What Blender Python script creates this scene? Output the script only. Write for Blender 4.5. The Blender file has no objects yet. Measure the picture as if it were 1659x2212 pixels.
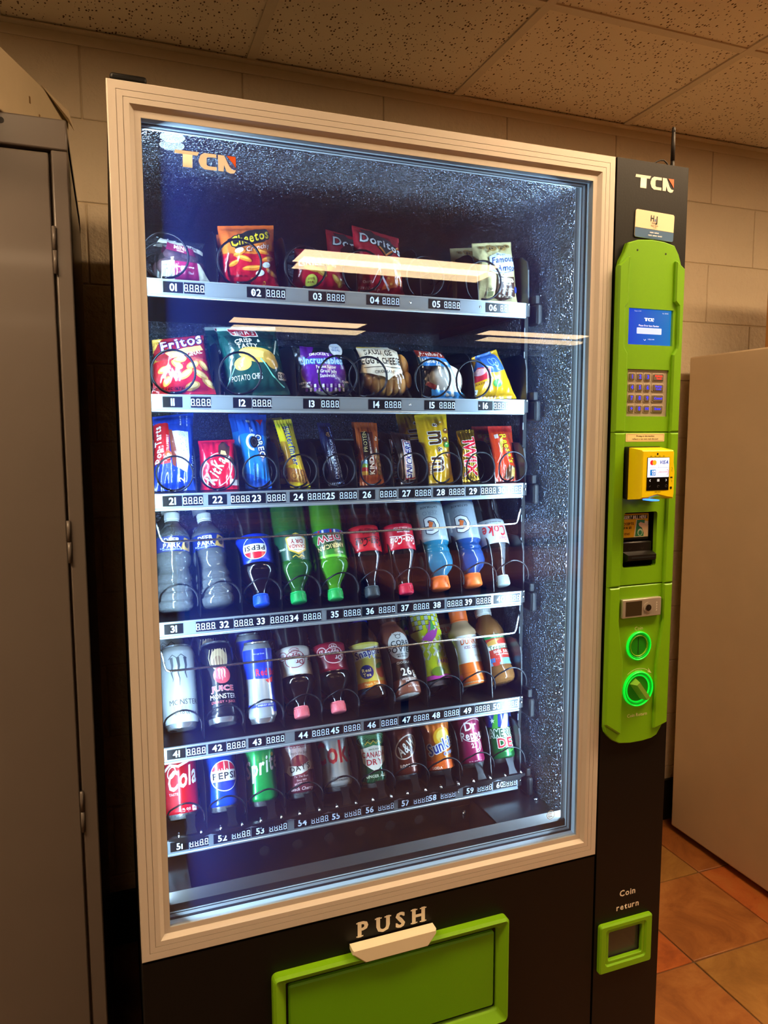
import bpy, bmesh, math, random
from mathutils import Vector, Matrix, noise
random.seed(7)
PI = math.pi
sc = bpy.context.scene
COL = sc.collection

# ------------------------------------------------------------------ camera, world, exposure
FPX = 1577.59                       # focal length in pixels of a 1659 x 2212 frame
cam_d = bpy.data.cameras.new('camera')
cam_d.sensor_fit = 'HORIZONTAL'; cam_d.sensor_width = 36.0
cam_d.lens = FPX / 1659.0 * 36.0
cam_d.clip_start = 0.02
cam = bpy.data.objects.new('camera', cam_d); COL.objects.link(cam)
r_ = Vector((0.93738895, -0.34827253, -0.00286273))
d_ = Vector((-0.03974711, -0.09880782, -0.99431242))
f_ = Vector((0.34600884, 0.93217126, -0.10646419))
M = Matrix((r_, -d_, -f_)).transposed().to_4x4()
M.translation = Vector((0.0, -1.15, 1.442))
cam.matrix_world = M
sc.camera = cam
w = bpy.data.worlds.new('world'); sc.world = w; w.use_nodes = True
w.node_tree.nodes['Background'].inputs[0].default_value = (0.35, 0.24, 0.14, 1)
w.node_tree.nodes['Background'].inputs[1].default_value = 0.02
sc.view_settings.view_transform = 'Standard'
sc.view_settings.look = 'None'
sc.view_settings.gamma = 1.0
sc.view_settings.use_curve_mapping = False
sc.view_settings.exposure = 0.0
cy = sc.cycles
cy.max_bounces = 6; cy.diffuse_bounces = 3; cy.glossy_bounces = 3; cy.transmission_bounces = 4; cy.transparent_max_bounces = 14
cy.adaptive_threshold = 0.02; cy.caustics_reflective = False; cy.caustics_refractive = False; cy.sample_clamp_indirect = 6.0
LAMP_COL = (1.0, 0.68, 0.385)        # warm ceiling fixtures
LAMP_POWER = (38.0, 17.0, 13.0)    # near, middle and far rows
LED_COL = (0.55, 0.78, 1.0)         # cool strips inside the machine
LED_POWER = 250.0

# ------------------------------------------------------------------ materials
def lin(h):
    if isinstance(h, str):
        h = h.lstrip('#'); v = [int(h[i:i+2], 16)/255 for i in (0, 2, 4)]
        return tuple(c/12.92 if c <= 0.04045 else ((c+0.055)/1.055)**2.4 for c in v)
    return tuple(h)
MATS = {}
def mat(col, rough=0.4, metal=0.0, name=None, emit=0.0, trans=0.0, ior=1.45, bump=0.0, bscale=60.0, vary=0.0, vscale=8.0, coat=0.0, spec=0.5, alpha=1.0, detail=3.0, bd=0.002):
    key = (col if isinstance(col, str) else tuple(col), rough, metal, name, emit, trans, ior, bump, bscale, vary, vscale, coat, spec, alpha, bd)
    if key in MATS: return MATS[key]
    m = bpy.data.materials.new(name or 'ink'); MATS[key] = m
    m.use_nodes = True
    nt = m.node_tree; b = nt.nodes['Principled BSDF']
    c = lin(col)
    b.inputs['Base Color'].default_value = (*c, 1)
    b.inputs['Roughness'].default_value = rough
    b.inputs['Metallic'].default_value = metal
    b.inputs['Transmission Weight'].default_value = trans
    b.inputs['IOR'].default_value = ior
    b.inputs['Specular IOR Level'].default_value = spec
    b.inputs['Coat Weight'].default_value = coat
    b.inputs['Coat Roughness'].default_value = 0.08
    b.inputs['Alpha'].default_value = alpha
    if emit > 0:
        b.inputs['Emission Color'].default_value = (*c, 1)
        b.inputs['Emission Strength'].default_value = emit
    if vary > 0 or bump > 0:
        tc = nt.nodes.new('ShaderNodeTexCoord')
    if vary > 0:
        n = nt.nodes.new('ShaderNodeTexNoise'); n.inputs['Scale'].default_value = vscale; n.inputs['Detail'].default_value = 4
        nt.links.new(tc.outputs['Object'], n.inputs['Vector'])
        r = nt.nodes.new('ShaderNodeValToRGB')
        r.color_ramp.elements[0].position = 0.3; r.color_ramp.elements[1].position = 0.7
        r.color_ramp.elements[0].color = (*[x*(1-vary) for x in c], 1)
        r.color_ramp.elements[1].color = (*[min(1, x*(1+vary)) for x in c], 1)
        nt.links.new(n.outputs['Fac'], r.inputs['Fac']); nt.links.new(r.outputs['Color'], b.inputs['Base Color'])
    if bump > 0:
        n2 = nt.nodes.new('ShaderNodeTexNoise'); n2.inputs['Scale'].default_value = bscale; n2.inputs['Detail'].default_value = detail
        nt.links.new(tc.outputs['Object'], n2.inputs['Vector'])
        bp = nt.nodes.new('ShaderNodeBump'); bp.inputs['Strength'].default_value = bump; bp.inputs['Distance'].default_value = bd
        nt.links.new(n2.outputs['Fac'], bp.inputs['Height']); nt.links.new(bp.outputs['Normal'], b.inputs['Normal'])
    return m
def ink(h): return mat(h, 0.42)
def film(h): return mat(h, 0.22, 0.0, 'foil_film', bump=1.0, bscale=34.0, coat=0.35, bd=0.0055)
def can_ink(h): return mat(h, 0.28, 0.0, 'can_ink', coat=0.3)

# ------------------------------------------------------------------ mesh builder
class MB:
    def __init__(s): s.v = []; s.f = []; s.m = []; s.sm = []; s.mats = []
    def mi(s, m):
        if m not in s.mats: s.mats.append(m)
        return s.mats.index(m)
    def add(s, vs, fs, m, smooth=False):
        o = len(s.v); k = s.mi(m)
        s.v += [tuple(p) for p in vs]
        for f in fs: s.f.append(tuple(i+o for i in f)); s.m.append(k); s.sm.append(smooth)
        return s
    def box(s, x0, x1, y0, y1, z0, z1, m, bev=0.0, seg=2):
        if bev <= 0:
            vs = [(x, y, z) for z in (z0, z1) for y in (y0, y1) for x in (x0, x1)]
            return s.add(vs, [(0,2,3,1),(4,5,7,6),(0,1,5,4),(2,6,7,3),(0,4,6,2),(1,3,7,5)], m)
        bm = bmesh.new()
        bmesh.ops.create_cube(bm, size=1.0)
        for v in bm.verts: v.co = Vector(((x0+x1)/2+v.co.x*(x1-x0), (y0+y1)/2+v.co.y*(y1-y0), (z0+z1)/2+v.co.z*(z1-z0)))
        bmesh.ops.bevel(bm, geom=bm.edges[:], offset=bev, segments=seg, affect='EDGES', profile=0.5)
        bm.verts.index_update()
        bm.normal_update()
        big = [max(abs(c) for c in f.normal) > 0.9995 for f in bm.faces]
        V = [v.co for v in bm.verts]; F = [[v.index for v in f.verts] for f in bm.faces]
        o = len(s.v); k = s.mi(m); s.v += [tuple(p) for p in V]
        for f, g in zip(F, big): s.f.append(tuple(i+o for i in f)); s.m.append(k); s.sm.append(not g)
        bm.free(); return s
    def plate(s, poly, yf, yb, m, ch=0.0, smooth=False):
        """polygon (x,z), counter-clockwise seen from the front (-y), front face at yf, back at yb"""
        n = len(poly)
        P = inset(poly, ch) if ch > 0 else poly
        vs = [(x, yf, z) for x, z in P]
        loops = [vs]
        if ch > 0: loops.append([(x, yf+(ch if yb > yf else -ch), z) for x, z in poly])
        loops.append([(x, yb, z) for x, z in poly])
        allv = [p for L in loops for p in L]; fs = [tuple(range(n))]
        for k in range(len(loops)-1):
            for i in range(n):
                j = (i+1) % n
                fs.append((k*n+i, (k+1)*n+i, (k+1)*n+j, k*n+j))
        fs.append(tuple(reversed(range((len(loops)-1)*n, len(loops)*n))))
        return s.add(allv, fs, m, smooth)
    def ring(s, outer, inner, yf, yb, m, ch=0.0, yi=None):
        """ring between two polygons with equal vertex counts"""
        n = len(outer); yi = yf if yi is None else yi
        L = [[(x, yb, z) for x, z in outer], [(x, yf+ch, z) for x, z in outer],
             [(x, yf, z) for x, z in (inset(outer, ch) if ch > 0 else outer)],
             [(x, yi, z) for x, z in (inset(inner, -ch) if ch > 0 else inner)],
             [(x, yi+ch, z) for x, z in inner], [(x, yb, z) for x, z in inner]]
        fs = []
        for k in range(len(L)):
            k2 = (k+1) % len(L)
            for i in range(n):
                j = (i+1) % n
                fs.append((k*n+i, k*n+j, k2*n+j, k2*n+i))
        return s.add([p for l in L for p in l], fs, m)
    def tube(s, pts, r, m, seg=8, cap=True, smooth=True):
        pts = [Vector(p) for p in pts]; n = len(pts); vs = []; fs = []
        up = None
        for i, p in enumerate(pts):
            t = (pts[min(i+1, n-1)] - pts[max(i-1, 0)]).normalized()
            if up is None:
                up = Vector((0, 0, 1)) if abs(t.z) < 0.9 else Vector((1, 0, 0))
            a = t.cross(up).normalized(); up = a.cross(t).normalized()
            rr = r[i] if isinstance(r, (list, tuple)) else r
            for k in range(seg):
                th = 2*PI*k/seg
                vs.append(p + a*math.cos(th)*rr + up*math.sin(th)*rr)
        for i in range(n-1):
            for k in range(seg):
                k2 = (k+1) % seg
                fs.append((i*seg+k, i*seg+k2, (i+1)*seg+k2, (i+1)*seg+k))
        if cap:
            fs.append(tuple(reversed(range(seg)))); fs.append(tuple(range((n-1)*seg, n*seg)))
        return s.add(vs, fs, m, smooth)
    def lathe(s, prof, m, seg=36, xf=None, cap=True):
        """profile of (z, r) turned about z"""
        vs = []; fs = []; n = len(prof)
        for z, r in prof:
            for k in range(seg):
                th = 2*PI*k/seg
                vs.append((r*math.cos(th), r*math.sin(th), z))
        for i in range(n-1):
            for k in range(seg):
                k2 = (k+1) % seg
                fs.append((i*seg+k, i*seg+k2, (i+1)*seg+k2, (i+1)*seg+k))
        if cap:
            fs.append(tuple(reversed(range(seg)))); fs.append(tuple(range((n-1)*seg, n*seg)))
        if xf:
            vs = [xf(*p) for p in vs]
        return s.add(vs, fs, m, True)
    def disc(s, c, r, y0, y1, m, seg=24, rx=None):
        return s.plate([(c[0]+(rx or r)*math.cos(2*PI*k/seg), c[1]+r*math.sin(2*PI*k/seg)) for k in range(seg)], y0, y1, m)
    def mesh(s, name, auto=None):
        me = bpy.data.meshes.new(name)
        me.from_pydata(s.v, [], s.f)
        for m in s.mats: me.materials.append(m)
        me.polygons.foreach_set('material_index', s.m)
        me.polygons.foreach_set('use_smooth', s.sm)
        me.update()
        return me
    def build(s, name, parent=None, label=None, sharp=None):
        me = s.mesh(name)
        if sharp: me.set_sharp_from_angle(angle=math.radians(sharp))
        o = bpy.data.objects.new(name, me); COL.objects.link(o)
        if parent is not None: o.parent = parent
        if label: o['label'] = label
        return o
def inset(poly, d):
    n = len(poly); out = []
    A = sum(poly[i][0]*poly[(i+1) % n][1]-poly[(i+1) % n][0]*poly[i][1] for i in range(n))
    sg = 1 if A > 0 else -1
    for i in range(n):
        p0, p1, p2 = poly[i-1], poly[i], poly[(i+1) % n]
        e1 = Vector((p1[0]-p0[0], p1[1]-p0[1])); e2 = Vector((p2[0]-p1[0], p2[1]-p1[1]))
        if e1.length < 1e-9 or e2.length < 1e-9: out.append(p1); continue
        e1.normalize(); e2.normalize()
        n1 = Vector((-e1.y, e1.x))*sg; n2 = Vector((-e2.y, e2.x))*sg
        b = n1+n2
        if b.length < 1e-6: out.append(p1); continue
        k = d/max(0.35, (1+n1.dot(n2)))
        out.append((p1[0]+b.x*k, p1[1]+b.y*k))
    return out
def rrect(x0, x1, z0, z1, r, n=4):
    P = []
    for cx, cz, a0 in ((x1-r, z0+r, -90), (x1-r, z1-r, 0), (x0+r, z1-r, 90), (x0+r, z0+r, 180)):
        for k in range(n+1):
            a = math.radians(a0+90*k/n); P.append((cx+r*math.cos(a), cz+r*math.sin(a)))
    return P
def struct(o): o['kind'] = 'structure'; return o
def tag(o, label, cat, group=None):
    o['label'] = label; o['category'] = cat
    if group: o['group'] = group
    return o
def empty(name, loc=(0,0,0), rot=(0,0,0), parent=None):
    o = bpy.data.objects.new(name, None); COL.objects.link(o)
    o.empty_display_size = 0.02; o.location = loc; o.rotation_euler = rot
    if parent is not None: o.parent = parent
    return o
def copy_tree(o, parent=None):
    c = o.copy(); COL.objects.link(c)
    if parent is not None: c.parent = parent
    for ch in list(o.children): copy_tree(ch, c)
    return c
def cut(o, boxes):
    """real openings: subtract closed solids from a panel"""
    b = MB(); dm = o.data.materials[0] if o.data.materials else ink('#111111')
    for bx in boxes:
        if len(bx) == 6: b.box(*bx, dm)
        else: b.plate(bx[0], bx[1], bx[2], dm)
    c = b.build('cutter', o.parent)
    md = o.modifiers.new('cut', 'BOOLEAN'); md.operation = 'DIFFERENCE'; md.object = c; md.solver = 'EXACT'
    dg = bpy.context.evaluated_depsgraph_get()
    me = bpy.data.meshes.new_from_object(o.evaluated_get(dg))
    o.modifiers.clear(); old = o.data; o.data = me; me.name = old.name
    bpy.data.objects.remove(c, do_unlink=True)
    return o

# ------------------------------------------------------------------ lettering (built-in font outlines laid out by hand)
CHARS = "ABCDEFGHIJKLMNOPQRSTUVWXYZabcdefghijklmnopqrstuvwxyz0123456789&'.,%+-/@:$"
GL = {}
def load_glyphs():
    tmp = []
    for bold in (0, 1):
        for ch in CHARS:
            cu = bpy.data.curves.new('glyph', 'FONT'); cu.body = ch; cu.resolution_u = 2
            cu.offset = 0.022 if bold else 0.0
            cu.fill_mode = 'BOTH'
            o = bpy.data.objects.new('glyph', cu); COL.objects.link(o); tmp.append((ch, bold, o, cu))
    dg = bpy.context.evaluated_depsgraph_get()
    for ch, bold, o, cu in tmp:
        me = o.evaluated_get(dg).to_mesh()
        vs = [(v.co.x, v.co.y) for v in me.vertices]; fs = [tuple(p.vertices) for p in me.polygons]
        x0 = min(v[0] for v in vs) if vs else 0; x1 = max(v[0] for v in vs) if vs else 0.3
        GL[ch, bold] = ([(x-x0, y) for x, y in vs], fs, x1-x0)
        o.evaluated_get(dg).to_mesh_clear()
    for ch, bold, o, cu in tmp:
        bpy.data.objects.remove(o); bpy.data.curves.remove(cu)
load_glyphs()
CAPH = max(y for x, y in GL['H', 0][0])

# ------------------------------------------------------------------ print: flat artwork laid on any surface
class Print:
    """artwork in metres (u right, v up) carried onto a surface by fn(u, v, lift)"""
    def __init__(s, fn, du=0.006, dv=None, lift=0.00025, step=0.00007, mk=None):
        s.mk = mk or ink; s.fn = fn; s.du = du; s.dv = dv; s.mb = MB(); s.n = 0; s.lift = lift; s.step = step
    def polys(s, P, col, m=None, lv=None):
        m = m or (s.mk(col) if isinstance(col, str) else col)
        off = s.lift + s.step*(s.n if lv is None else lv); s.n += 1
        out = []
        for p in P:
            parts = [p]
            for ax, d in ((0, s.du), (1, s.dv)):
                if not d: continue
                nxt = []
                for q in parts: nxt += slab(q, ax, d)
                parts = nxt
            out += parts
        idx = {}; vs = []; fs = []
        for q in out:
            f = []
            for u, v in q:
                k = (round(u*2e5), round(v*2e5))
                if k not in idx: idx[k] = len(vs); vs.append(s.fn(u, v, off))
                if not f or f[-1] != idx[k]: f.append(idx[k])
            if len(f) > 2 and f[0] == f[-1]: f.pop()
            if len(f) > 2 and len(set(f)) == len(f): fs.append(f)
        s.mb.add(vs, fs, m, True)
        return s
    def r(s, u0, v0, u1, v1, c): return s.polys([[(u0, v0), (u1, v0), (u1, v1), (u0, v1)]], c)
    def p(s, pts, c):
        tri = poly_tri(pts)
        return s.polys(tri, c)
    def e(s, cu, cv, a, b, c, rot=0, n=28, a0=0, a1=360):
        ca, sa = math.cos(math.radians(rot)), math.sin(math.radians(rot))
        pts = []
        k = n if a1-a0 >= 360 else n+1
        for i in range(k):
            th = math.radians(a0+(a1-a0)*i/n); x, y = a*math.cos(th), b*math.sin(th)
            pts.append((cu+x*ca-y*sa, cv+x*sa+y*ca))
        return s.polys([pts], c)
    def o(s, cu, cv, a, b, wd, c, rot=0, n=28, a0=0, a1=360):
        ca, sa = math.cos(math.radians(rot)), math.sin(math.radians(rot)); q = []
        def P(th, k): 
            x, y = (a+k)*math.cos(th), (b+k)*math.sin(th); return (cu+x*ca-y*sa, cv+x*sa+y*ca)
        for i in range(n):
            t0 = math.radians(a0+(a1-a0)*i/n); t1 = math.radians(a0+(a1-a0)*(i+1)/n)
            q.append([P(t0, -wd/2), P(t0, wd/2), P(t1, wd/2), P(t1, -wd/2)][::-1])
        return s.polys(q, c)
    def l(s, pts, wd, c, taper=False):
        q = []; n = len(pts); L = []
        for i, p in enumerate(pts):
            a = pts[max(i-1, 0)]; b = pts[min(i+1, n-1)]
            dx, dy = b[0]-a[0], b[1]-a[1]; d = math.hypot(dx, dy) or 1
            k = wd/2*(1 if not taper else max(0.12, 1-i/(n-1)))
            L.append(((p[0]-dy/d*k, p[1]+dx/d*k), (p[0]+dy/d*k, p[1]-dx/d*k)))
        for i in range(n-1): q.append([L[i][1], L[i+1][1], L[i+1][0], L[i][0]])
        return s.polys(q, c)
    def t(s, txt, cu, cv, h, c, bold=1, rot=0, sx=1.0, sh=0.0, sp=0.09, out=None, ow=0.0, arc=0.0, wmax=None):
        """text centred on (cu, cv), capital height h"""
        k = h/CAPH; lay = []; x = 0
        for ch in txt:
            if ch == ' ': x += 0.30; continue
            g = GL.get((ch, bold)) or GL['-', bold]
            lay.append((x, g)); x += g[2]+sp
        W = (x-sp)*k*sx
        if wmax and W > wmax: sx *= wmax/W; W = wmax
        ca, sa = math.cos(math.radians(rot)), math.sin(math.radians(rot))
        def place(px, py, ex=0):
            X = px*k*sx - W/2; Y = py*k - h/2; X += Y*sh
            if arc: Y -= arc*(X/(W/2+1e-9))**2
            return (cu+X*ca-Y*sa, cv+X*sa+Y*ca)
        if out:
            for dx, dy in ((ow, 0), (-ow, 0), (0, ow), (0, -ow), (ow*.7, ow*.7), (-ow*.7, ow*.7), (ow*.7, -ow*.7), (-ow*.7, -ow*.7)):
                P = []
                for x0, g in lay:
                    pts = [place(x0+a, b) for a, b in g[0]]
                    P += [[(pts[i][0]+dx, pts[i][1]+dy) for i in f] for f in g[1]]
                s.polys(P, out); s.n -= 0.9
            s.n += 1.4
        P = []
        for x0, g in lay:
            pts = [place(x0+a, b) for a, b in g[0]]
            P += [[pts[i] for i in f] for f in g[1]]
        return s.polys(P, c)
    def build(s, name, parent, label=None):
        if not s.mb.f: return None
        return s.mb.build(name, parent, label)
def slab(q, ax, d):
    lo = min(p[ax] for p in q); hi = max(p[ax] for p in q)
    k0 = math.floor(lo/d)+1; res = []; cur = q
    k = k0
    while k*d < hi-1e-9 and cur:
        c = k*d; A = []; B = []; n = len(cur)
        for i in range(n):
            p, r = cur[i], cur[(i+1) % n]
            if p[ax] <= c: A.append(p)
            if p[ax] >= c: B.append(p)
            if (p[ax]-c)*(r[ax]-c) < 0:
                t = (c-p[ax])/(r[ax]-p[ax]); x = (p[0]+(r[0]-p[0])*t, p[1]+(r[1]-p[1])*t)
                A.append(x); B.append(x)
        if len(A) > 2: res.append(A)
        cur = B if len(B) > 2 else None
        k += 1
    if cur: res.append(cur)
    return res
def poly_tri(pts):
    from mathutils.geometry import tessellate_polygon
    t = tessellate_polygon([[Vector((p[0], p[1], 0)) for p in pts]])
    out = []
    for a, b, c in t:
        q = [pts[a], pts[b], pts[c]]
        if (q[1][0]-q[0][0])*(q[2][1]-q[0][1])-(q[2][0]-q[0][0])*(q[1][1]-q[0][1]) < 0: q.reverse()
        out.append(q)
    return out
def plane_xz(y): return lambda u, v, o: (u, y-o, v)
def seg8(P, cx, cz, h, col, n=4, pitch=None):
    """seven-segment 8s with their points"""
    wd = h*0.50; pitch = pitch or h*0.74; t = h*0.10
    for i in range(n):
        x = cx+(i-(n-1)/2)*pitch; a, b = x-wd/2, x+wd/2; q = []
        for z in (cz-h/2+t/2, cz, cz+h/2-t/2):
            q.append([(a+t*.8, z-t/2), (b-t*.8, z-t/2), (b-t*.4, z), (b-t*.8, z+t/2), (a+t*.8, z+t/2), (a+t*.4, z)])
        for xx in (a+t/2, b-t/2):
            for z0, z1 in ((cz-h/2+t*.6, cz-t*.4), (cz+t*.4, cz+h/2-t*.6)):
                q.append([(xx-t/2, z0+t*.4), (xx, z0), (xx+t/2, z0+t*.4), (xx+t/2, z1-t*.4), (xx, z1), (xx-t/2, z1-t*.4)])
        q.append([(b+t*.5, cz-h/2), (b+t*1.4, cz-h/2), (b+t*1.4, cz-h/2+t), (b+t*.5, cz-h/2+t)])
        P.polys(q, col, lv=8)
def tcn(P, x0, z0, h, cw='#e9e6df', co='#e8632a'):
    """the three-letter maker's mark with its orange corner"""
    W = h*3.9
    def X(a): return x0+a*h
    def Z(b): return z0+b*h
    P.p([(X(0), Z(.78)), (X(.05), Z(1)), (X(1.55), Z(1)), (X(1.42), Z(.78)), (X(1.12), Z(.78)), (X(1.10), Z(0)), (X(.50), Z(0)), (X(.52), Z(.78))][::-1], cw)
    P.p([(X(1.50), Z(.55)), (X(1.62), Z(.85)), (X(1.85), Z(1)), (X(2.62), Z(1)), (X(2.62), Z(.78)), (X(2.10), Z(.78)), (X(2.0), Z(.70)), (X(2.0), Z(.30)), (X(2.10), Z(.22)), (X(2.62), Z(.22)), (X(2.62), Z(0)), (X(1.85), Z(0)), (X(1.62), Z(.15)), (X(1.50), Z(.42))][::-1], cw)
    P.p([(X(2.72), Z(0)), (X(2.72), Z(1)), (X(3.12), Z(1)), (X(3.45), Z(.35)), (X(3.62), Z(.18)), (X(3.86), Z(.16)), (X(3.74), Z(-.04)), (X(3.50), Z(-.08)), (X(3.25), Z(.02)), (X(3.10), Z(.40)), (X(3.06), Z(0))][::-1], cw)
    P.p([(X(3.28), Z(1)), (X(3.86), Z(1)), (X(3.86), Z(.30)), (X(3.68), Z(.55))][::-1], co)

# ------------------------------------------------------------------ room shell
XL, XR, YB, YF, ZC = -2.3, 5.0, 0.945, -6.6, 2.438
def speckle(name, base, dark, scale=135.0, thr=0.36, rough=0.9):
    m = bpy.data.materials.new(name); m.use_nodes = True; nt = m.node_tree; b = nt.nodes['Principled BSDF']
    b.inputs['Roughness'].default_value = rough; b.inputs['Specular IOR Level'].default_value = 0.2
    tc = nt.nodes.new('ShaderNodeTexCoord'); mp = nt.nodes.new('ShaderNodeMapping')
    geo = nt.nodes.new('ShaderNodeNewGeometry')
    nt.links.new(geo.outputs['Position'], mp.inputs['Vector']); mp.inputs['Scale'].default_value = (1.0, 0.62, 1.0)
    v = nt.nodes.new('ShaderNodeTexVoronoi'); v.inputs['Scale'].default_value = scale; v.inputs['Randomness'].default_value = 1.0
    nt.links.new(mp.outputs['Vector'], v.inputs['Vector'])
    n = nt.nodes.new('ShaderNodeTexNoise'); n.inputs['Scale'].default_value = 26.0; n.inputs['Detail'].default_value = 3
    nt.links.new(mp.outputs['Vector'], n.inputs['Vector'])
    sep = nt.nodes.new('ShaderNodeSeparateColor'); nt.links.new(v.outputs['Color'], sep.inputs['Color'])
    # pit radius differs from cell to cell, most cells have none
    pw = nt.nodes.new('ShaderNodeMath'); pw.operation = 'POWER'; pw.inputs[1].default_value = 1.0
    nt.links.new(sep.outputs['Red'], pw.inputs[0])
    mr = nt.nodes.new('ShaderNodeMath'); mr.operation = 'MULTIPLY'; mr.inputs[1].default_value = thr
    nt.links.new(pw.outputs[0], mr.inputs[0])
    lt = nt.nodes.new('ShaderNodeMath'); lt.operation = 'LESS_THAN'
    nt.links.new(v.outputs['Distance'], lt.inputs[0]); nt.links.new(mr.outputs[0], lt.inputs[1])
    mx = nt.nodes.new('ShaderNodeMix'); mx.data_type = 'RGBA'
    mx.inputs[6].default_value = (*lin(base), 1); mx.inputs[7].default_value = (*lin(dark), 1)
    nt.links.new(lt.outputs[0], mx.inputs[0]); nt.links.new(mx.outputs[2], b.inputs['Base Color'])
    bp = nt.nodes.new('ShaderNodeBump'); bp.inputs['Strength'].default_value = 0.25; bp.inputs['Distance'].default_value = 0.002
    nt.links.new(n.outputs['Fac'], bp.inputs['Height']); nt.links.new(bp.outputs['Normal'], b.inputs['Normal'])
    return m
M_wall = mat('#d8c8ac', 0.55, 0, 'painted_block', bump=1.0, bscale=48.0, vary=0.05, vscale=3.0, detail=6, bd=0.006)
M_mortar = mat('#d2c2a5', 0.8, 0, 'painted_mortar', bump=0.4, bscale=90.0)
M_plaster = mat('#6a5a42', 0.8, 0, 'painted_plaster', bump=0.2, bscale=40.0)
M_tile_ceil = speckle('ceiling_tile', '#f4ead6', '#66523a')
M_grid = mat('#e2d7c2', 0.55, 0, 'grid_paint')
wall_back = struct(MB().box(XL, XR, YB-0.0065, YB+0.1, 0, ZC+0.06, M_mortar).build('wall_back'))
blk = MB().box(-0.2019, 0.2019, -0.010, 0.002, -0.1003, 0.1003, M_wall, 0.0030, 2).mesh('block')
CO = 0.2032
for j in range(12):
    z = (j+0.5)*CO
    off = 1.995 if j % 2 == 1 else 2.198
    for i in range(-9, 4):
        x = off+0.4064*(i-0.5)
        if x < -1.0 or x > 2.9: continue
        if 0.25 < x < 0.80 and z < 1.75: continue
        o = bpy.data.objects.new('block', blk); COL.objects.link(o); o.location = (x, YB, z); o.parent = wall_back
floor_m = mat('#6a4828', 0.6, 0, 'floor_tile_far', vary=0.3, vscale=6.0)
floor = struct(MB().box(XL, XR, YF, YB, -0.08, -0.004, mat('#6e563c', 0.8, 0, 'grout', bump=0.3, bscale=120.0)).build('floor'))
def slate(c1, c2, c3, seed):
    m = bpy.data.materials.new('slate_tile'); m.use_nodes = True; nt = m.node_tree; b = nt.nodes['Principled BSDF']
    b.inputs['Roughness'].default_value = 0.42
    g = nt.nodes.new('ShaderNodeNewGeometry'); mp = nt.nodes.new('ShaderNodeMapping'); mp.inputs['Location'].default_value = (seed*3.1, seed*1.7, 0)
    nt.links.new(g.outputs['Position'], mp.inputs['Vector'])
    n = nt.nodes.new('ShaderNodeTexNoise'); n.inputs['Scale'].default_value = 7.0; n.inputs['Detail'].default_value = 9; n.inputs['Roughness'].default_value = 0.68; n.inputs['Distortion'].default_value = 0.7
    nt.links.new(mp.outputs['Vector'], n.inputs['Vector'])
    r = nt.nodes.new('ShaderNodeValToRGB'); e = r.color_ramp.elements
    e[0].position = 0.30; e[0].color = (*lin(c1), 1); e[1].position = 0.72; e[1].color = (*lin(c3), 1)
    k = e.new(0.5); k.color = (*lin(c2), 1)
    nt.links.new(n.outputs['Fac'], r.inputs['Fac']); nt.links.new(r.outputs['Color'], b.inputs['Base Color'])
    bp = nt.nodes.new('ShaderNodeBump'); bp.inputs['Strength'].default_value = 0.35; bp.inputs['Distance'].default_value = 0.003
    nt.links.new(n.outputs['Fac'], bp.inputs['Height']); nt.links.new(bp.outputs['Normal'], b.inputs['Normal'])
    return m
SL = [slate('#7a4620', '#9c602e', '#b47c42', 1), slate('#8a4420', '#b4602c', '#b9783c', 2), slate('#7c5426', '#9a6c34', '#b08444', 3), slate('#784420', '#9a5c2c', '#b47a42', 4)]
tm = [MB().box(-0.1585, 0.1585, -0.1575, 0.1575, -0.01, 0.0, s, 0.002, 1).mesh('tile') for s in SL]
for i in range(-2, 4):
    for j in range(-4, 3):
        x = 1.441+0.321*(i+0.5); y = 0.300+0.319*(j+0.5)
        if y > YB: continue
        k = {(0, 0): 0, (1, 0): 1, (0, -1): 2, (1, -1): 1, (0, 1): 2, (1, 1): 3, (-1, 0): 1, (-1, 1): 0}.get((i, j), (i*3+j*5) % 4)
        o = bpy.data.objects.new('tile', tm[k]); COL.objects.link(o); o.location = (x, y, 0); o.parent = floor
far = MB().box(XL, 0.79, YF, YB, -0.01, -0.001, floor_m).box(2.72, XR, YF, YB, -0.01, -0.001, floor_m).box(0.79, 2.72, YF, -0.98, -0.01, -0.001, floor_m)
far.build('tile_field', floor)
# ceiling: tiles laid in a T-bar grid
ceiling = struct(MB().box(XL, XR, YF, YB, ZC+0.05, ZC+0.12, M_plaster).build('ceiling'))
TX = [0.391+0.6096*k for k in range(-4, 8)]; TY = [0.430+0.6096*1-0.1046] + [0.430-0.6096*k for k in range(0, 12)]
FIX = [(-1.437, -0.218), (1.0, 2.22), (3.44, 4.66)]
FY = [-0.485, -2.925, -5.362]
ct = MB().box(-0.295, 0.295, -0.295, 0.295, 0, 0.015, M_tile_ceil, 0.003, 1).mesh('ceiling_tile')
ct2 = MB().box(-0.295, 0.295, -0.250, 0.242, 0, 0.015, M_tile_ceil, 0.003, 1).mesh('ceiling_tile')
for i in range(len(TX)-1):
    cx = (TX[i]+TX[i+1])/2
    for j in range(1, 6):
        cy = TY[j]-0.3048
        if any(a-0.1 < cx < b+0.1 for a, b in FIX) and any(abs(cy-f) < 0.1 for f in FY): continue
        o = bpy.data.objects.new('ceiling_tile', ct); COL.objects.link(o); o.location = (cx, cy, ZC+0.004); o.parent = ceiling
    o = bpy.data.objects.new('ceiling_tile', ct2); COL.objects.link(o); o.location = (cx, 0.686, ZC+0.004); o.parent = ceiling
MB().box(XL, XR, YF, TY[6], ZC+0.004, ZC+0.02, M_tile_ceil).build('tile_field', ceiling)
for x in TX: MB().box(x-0.012, x+0.012, YF, YB, ZC, ZC+0.03, M_grid).build('grid_runner', ceiling)
for y in TY[1:]: MB().box(XL, XR, y-0.012, y+0.012, ZC+0.0005, ZC+0.03, M_grid).build('grid_crosspiece', ceiling)
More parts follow.
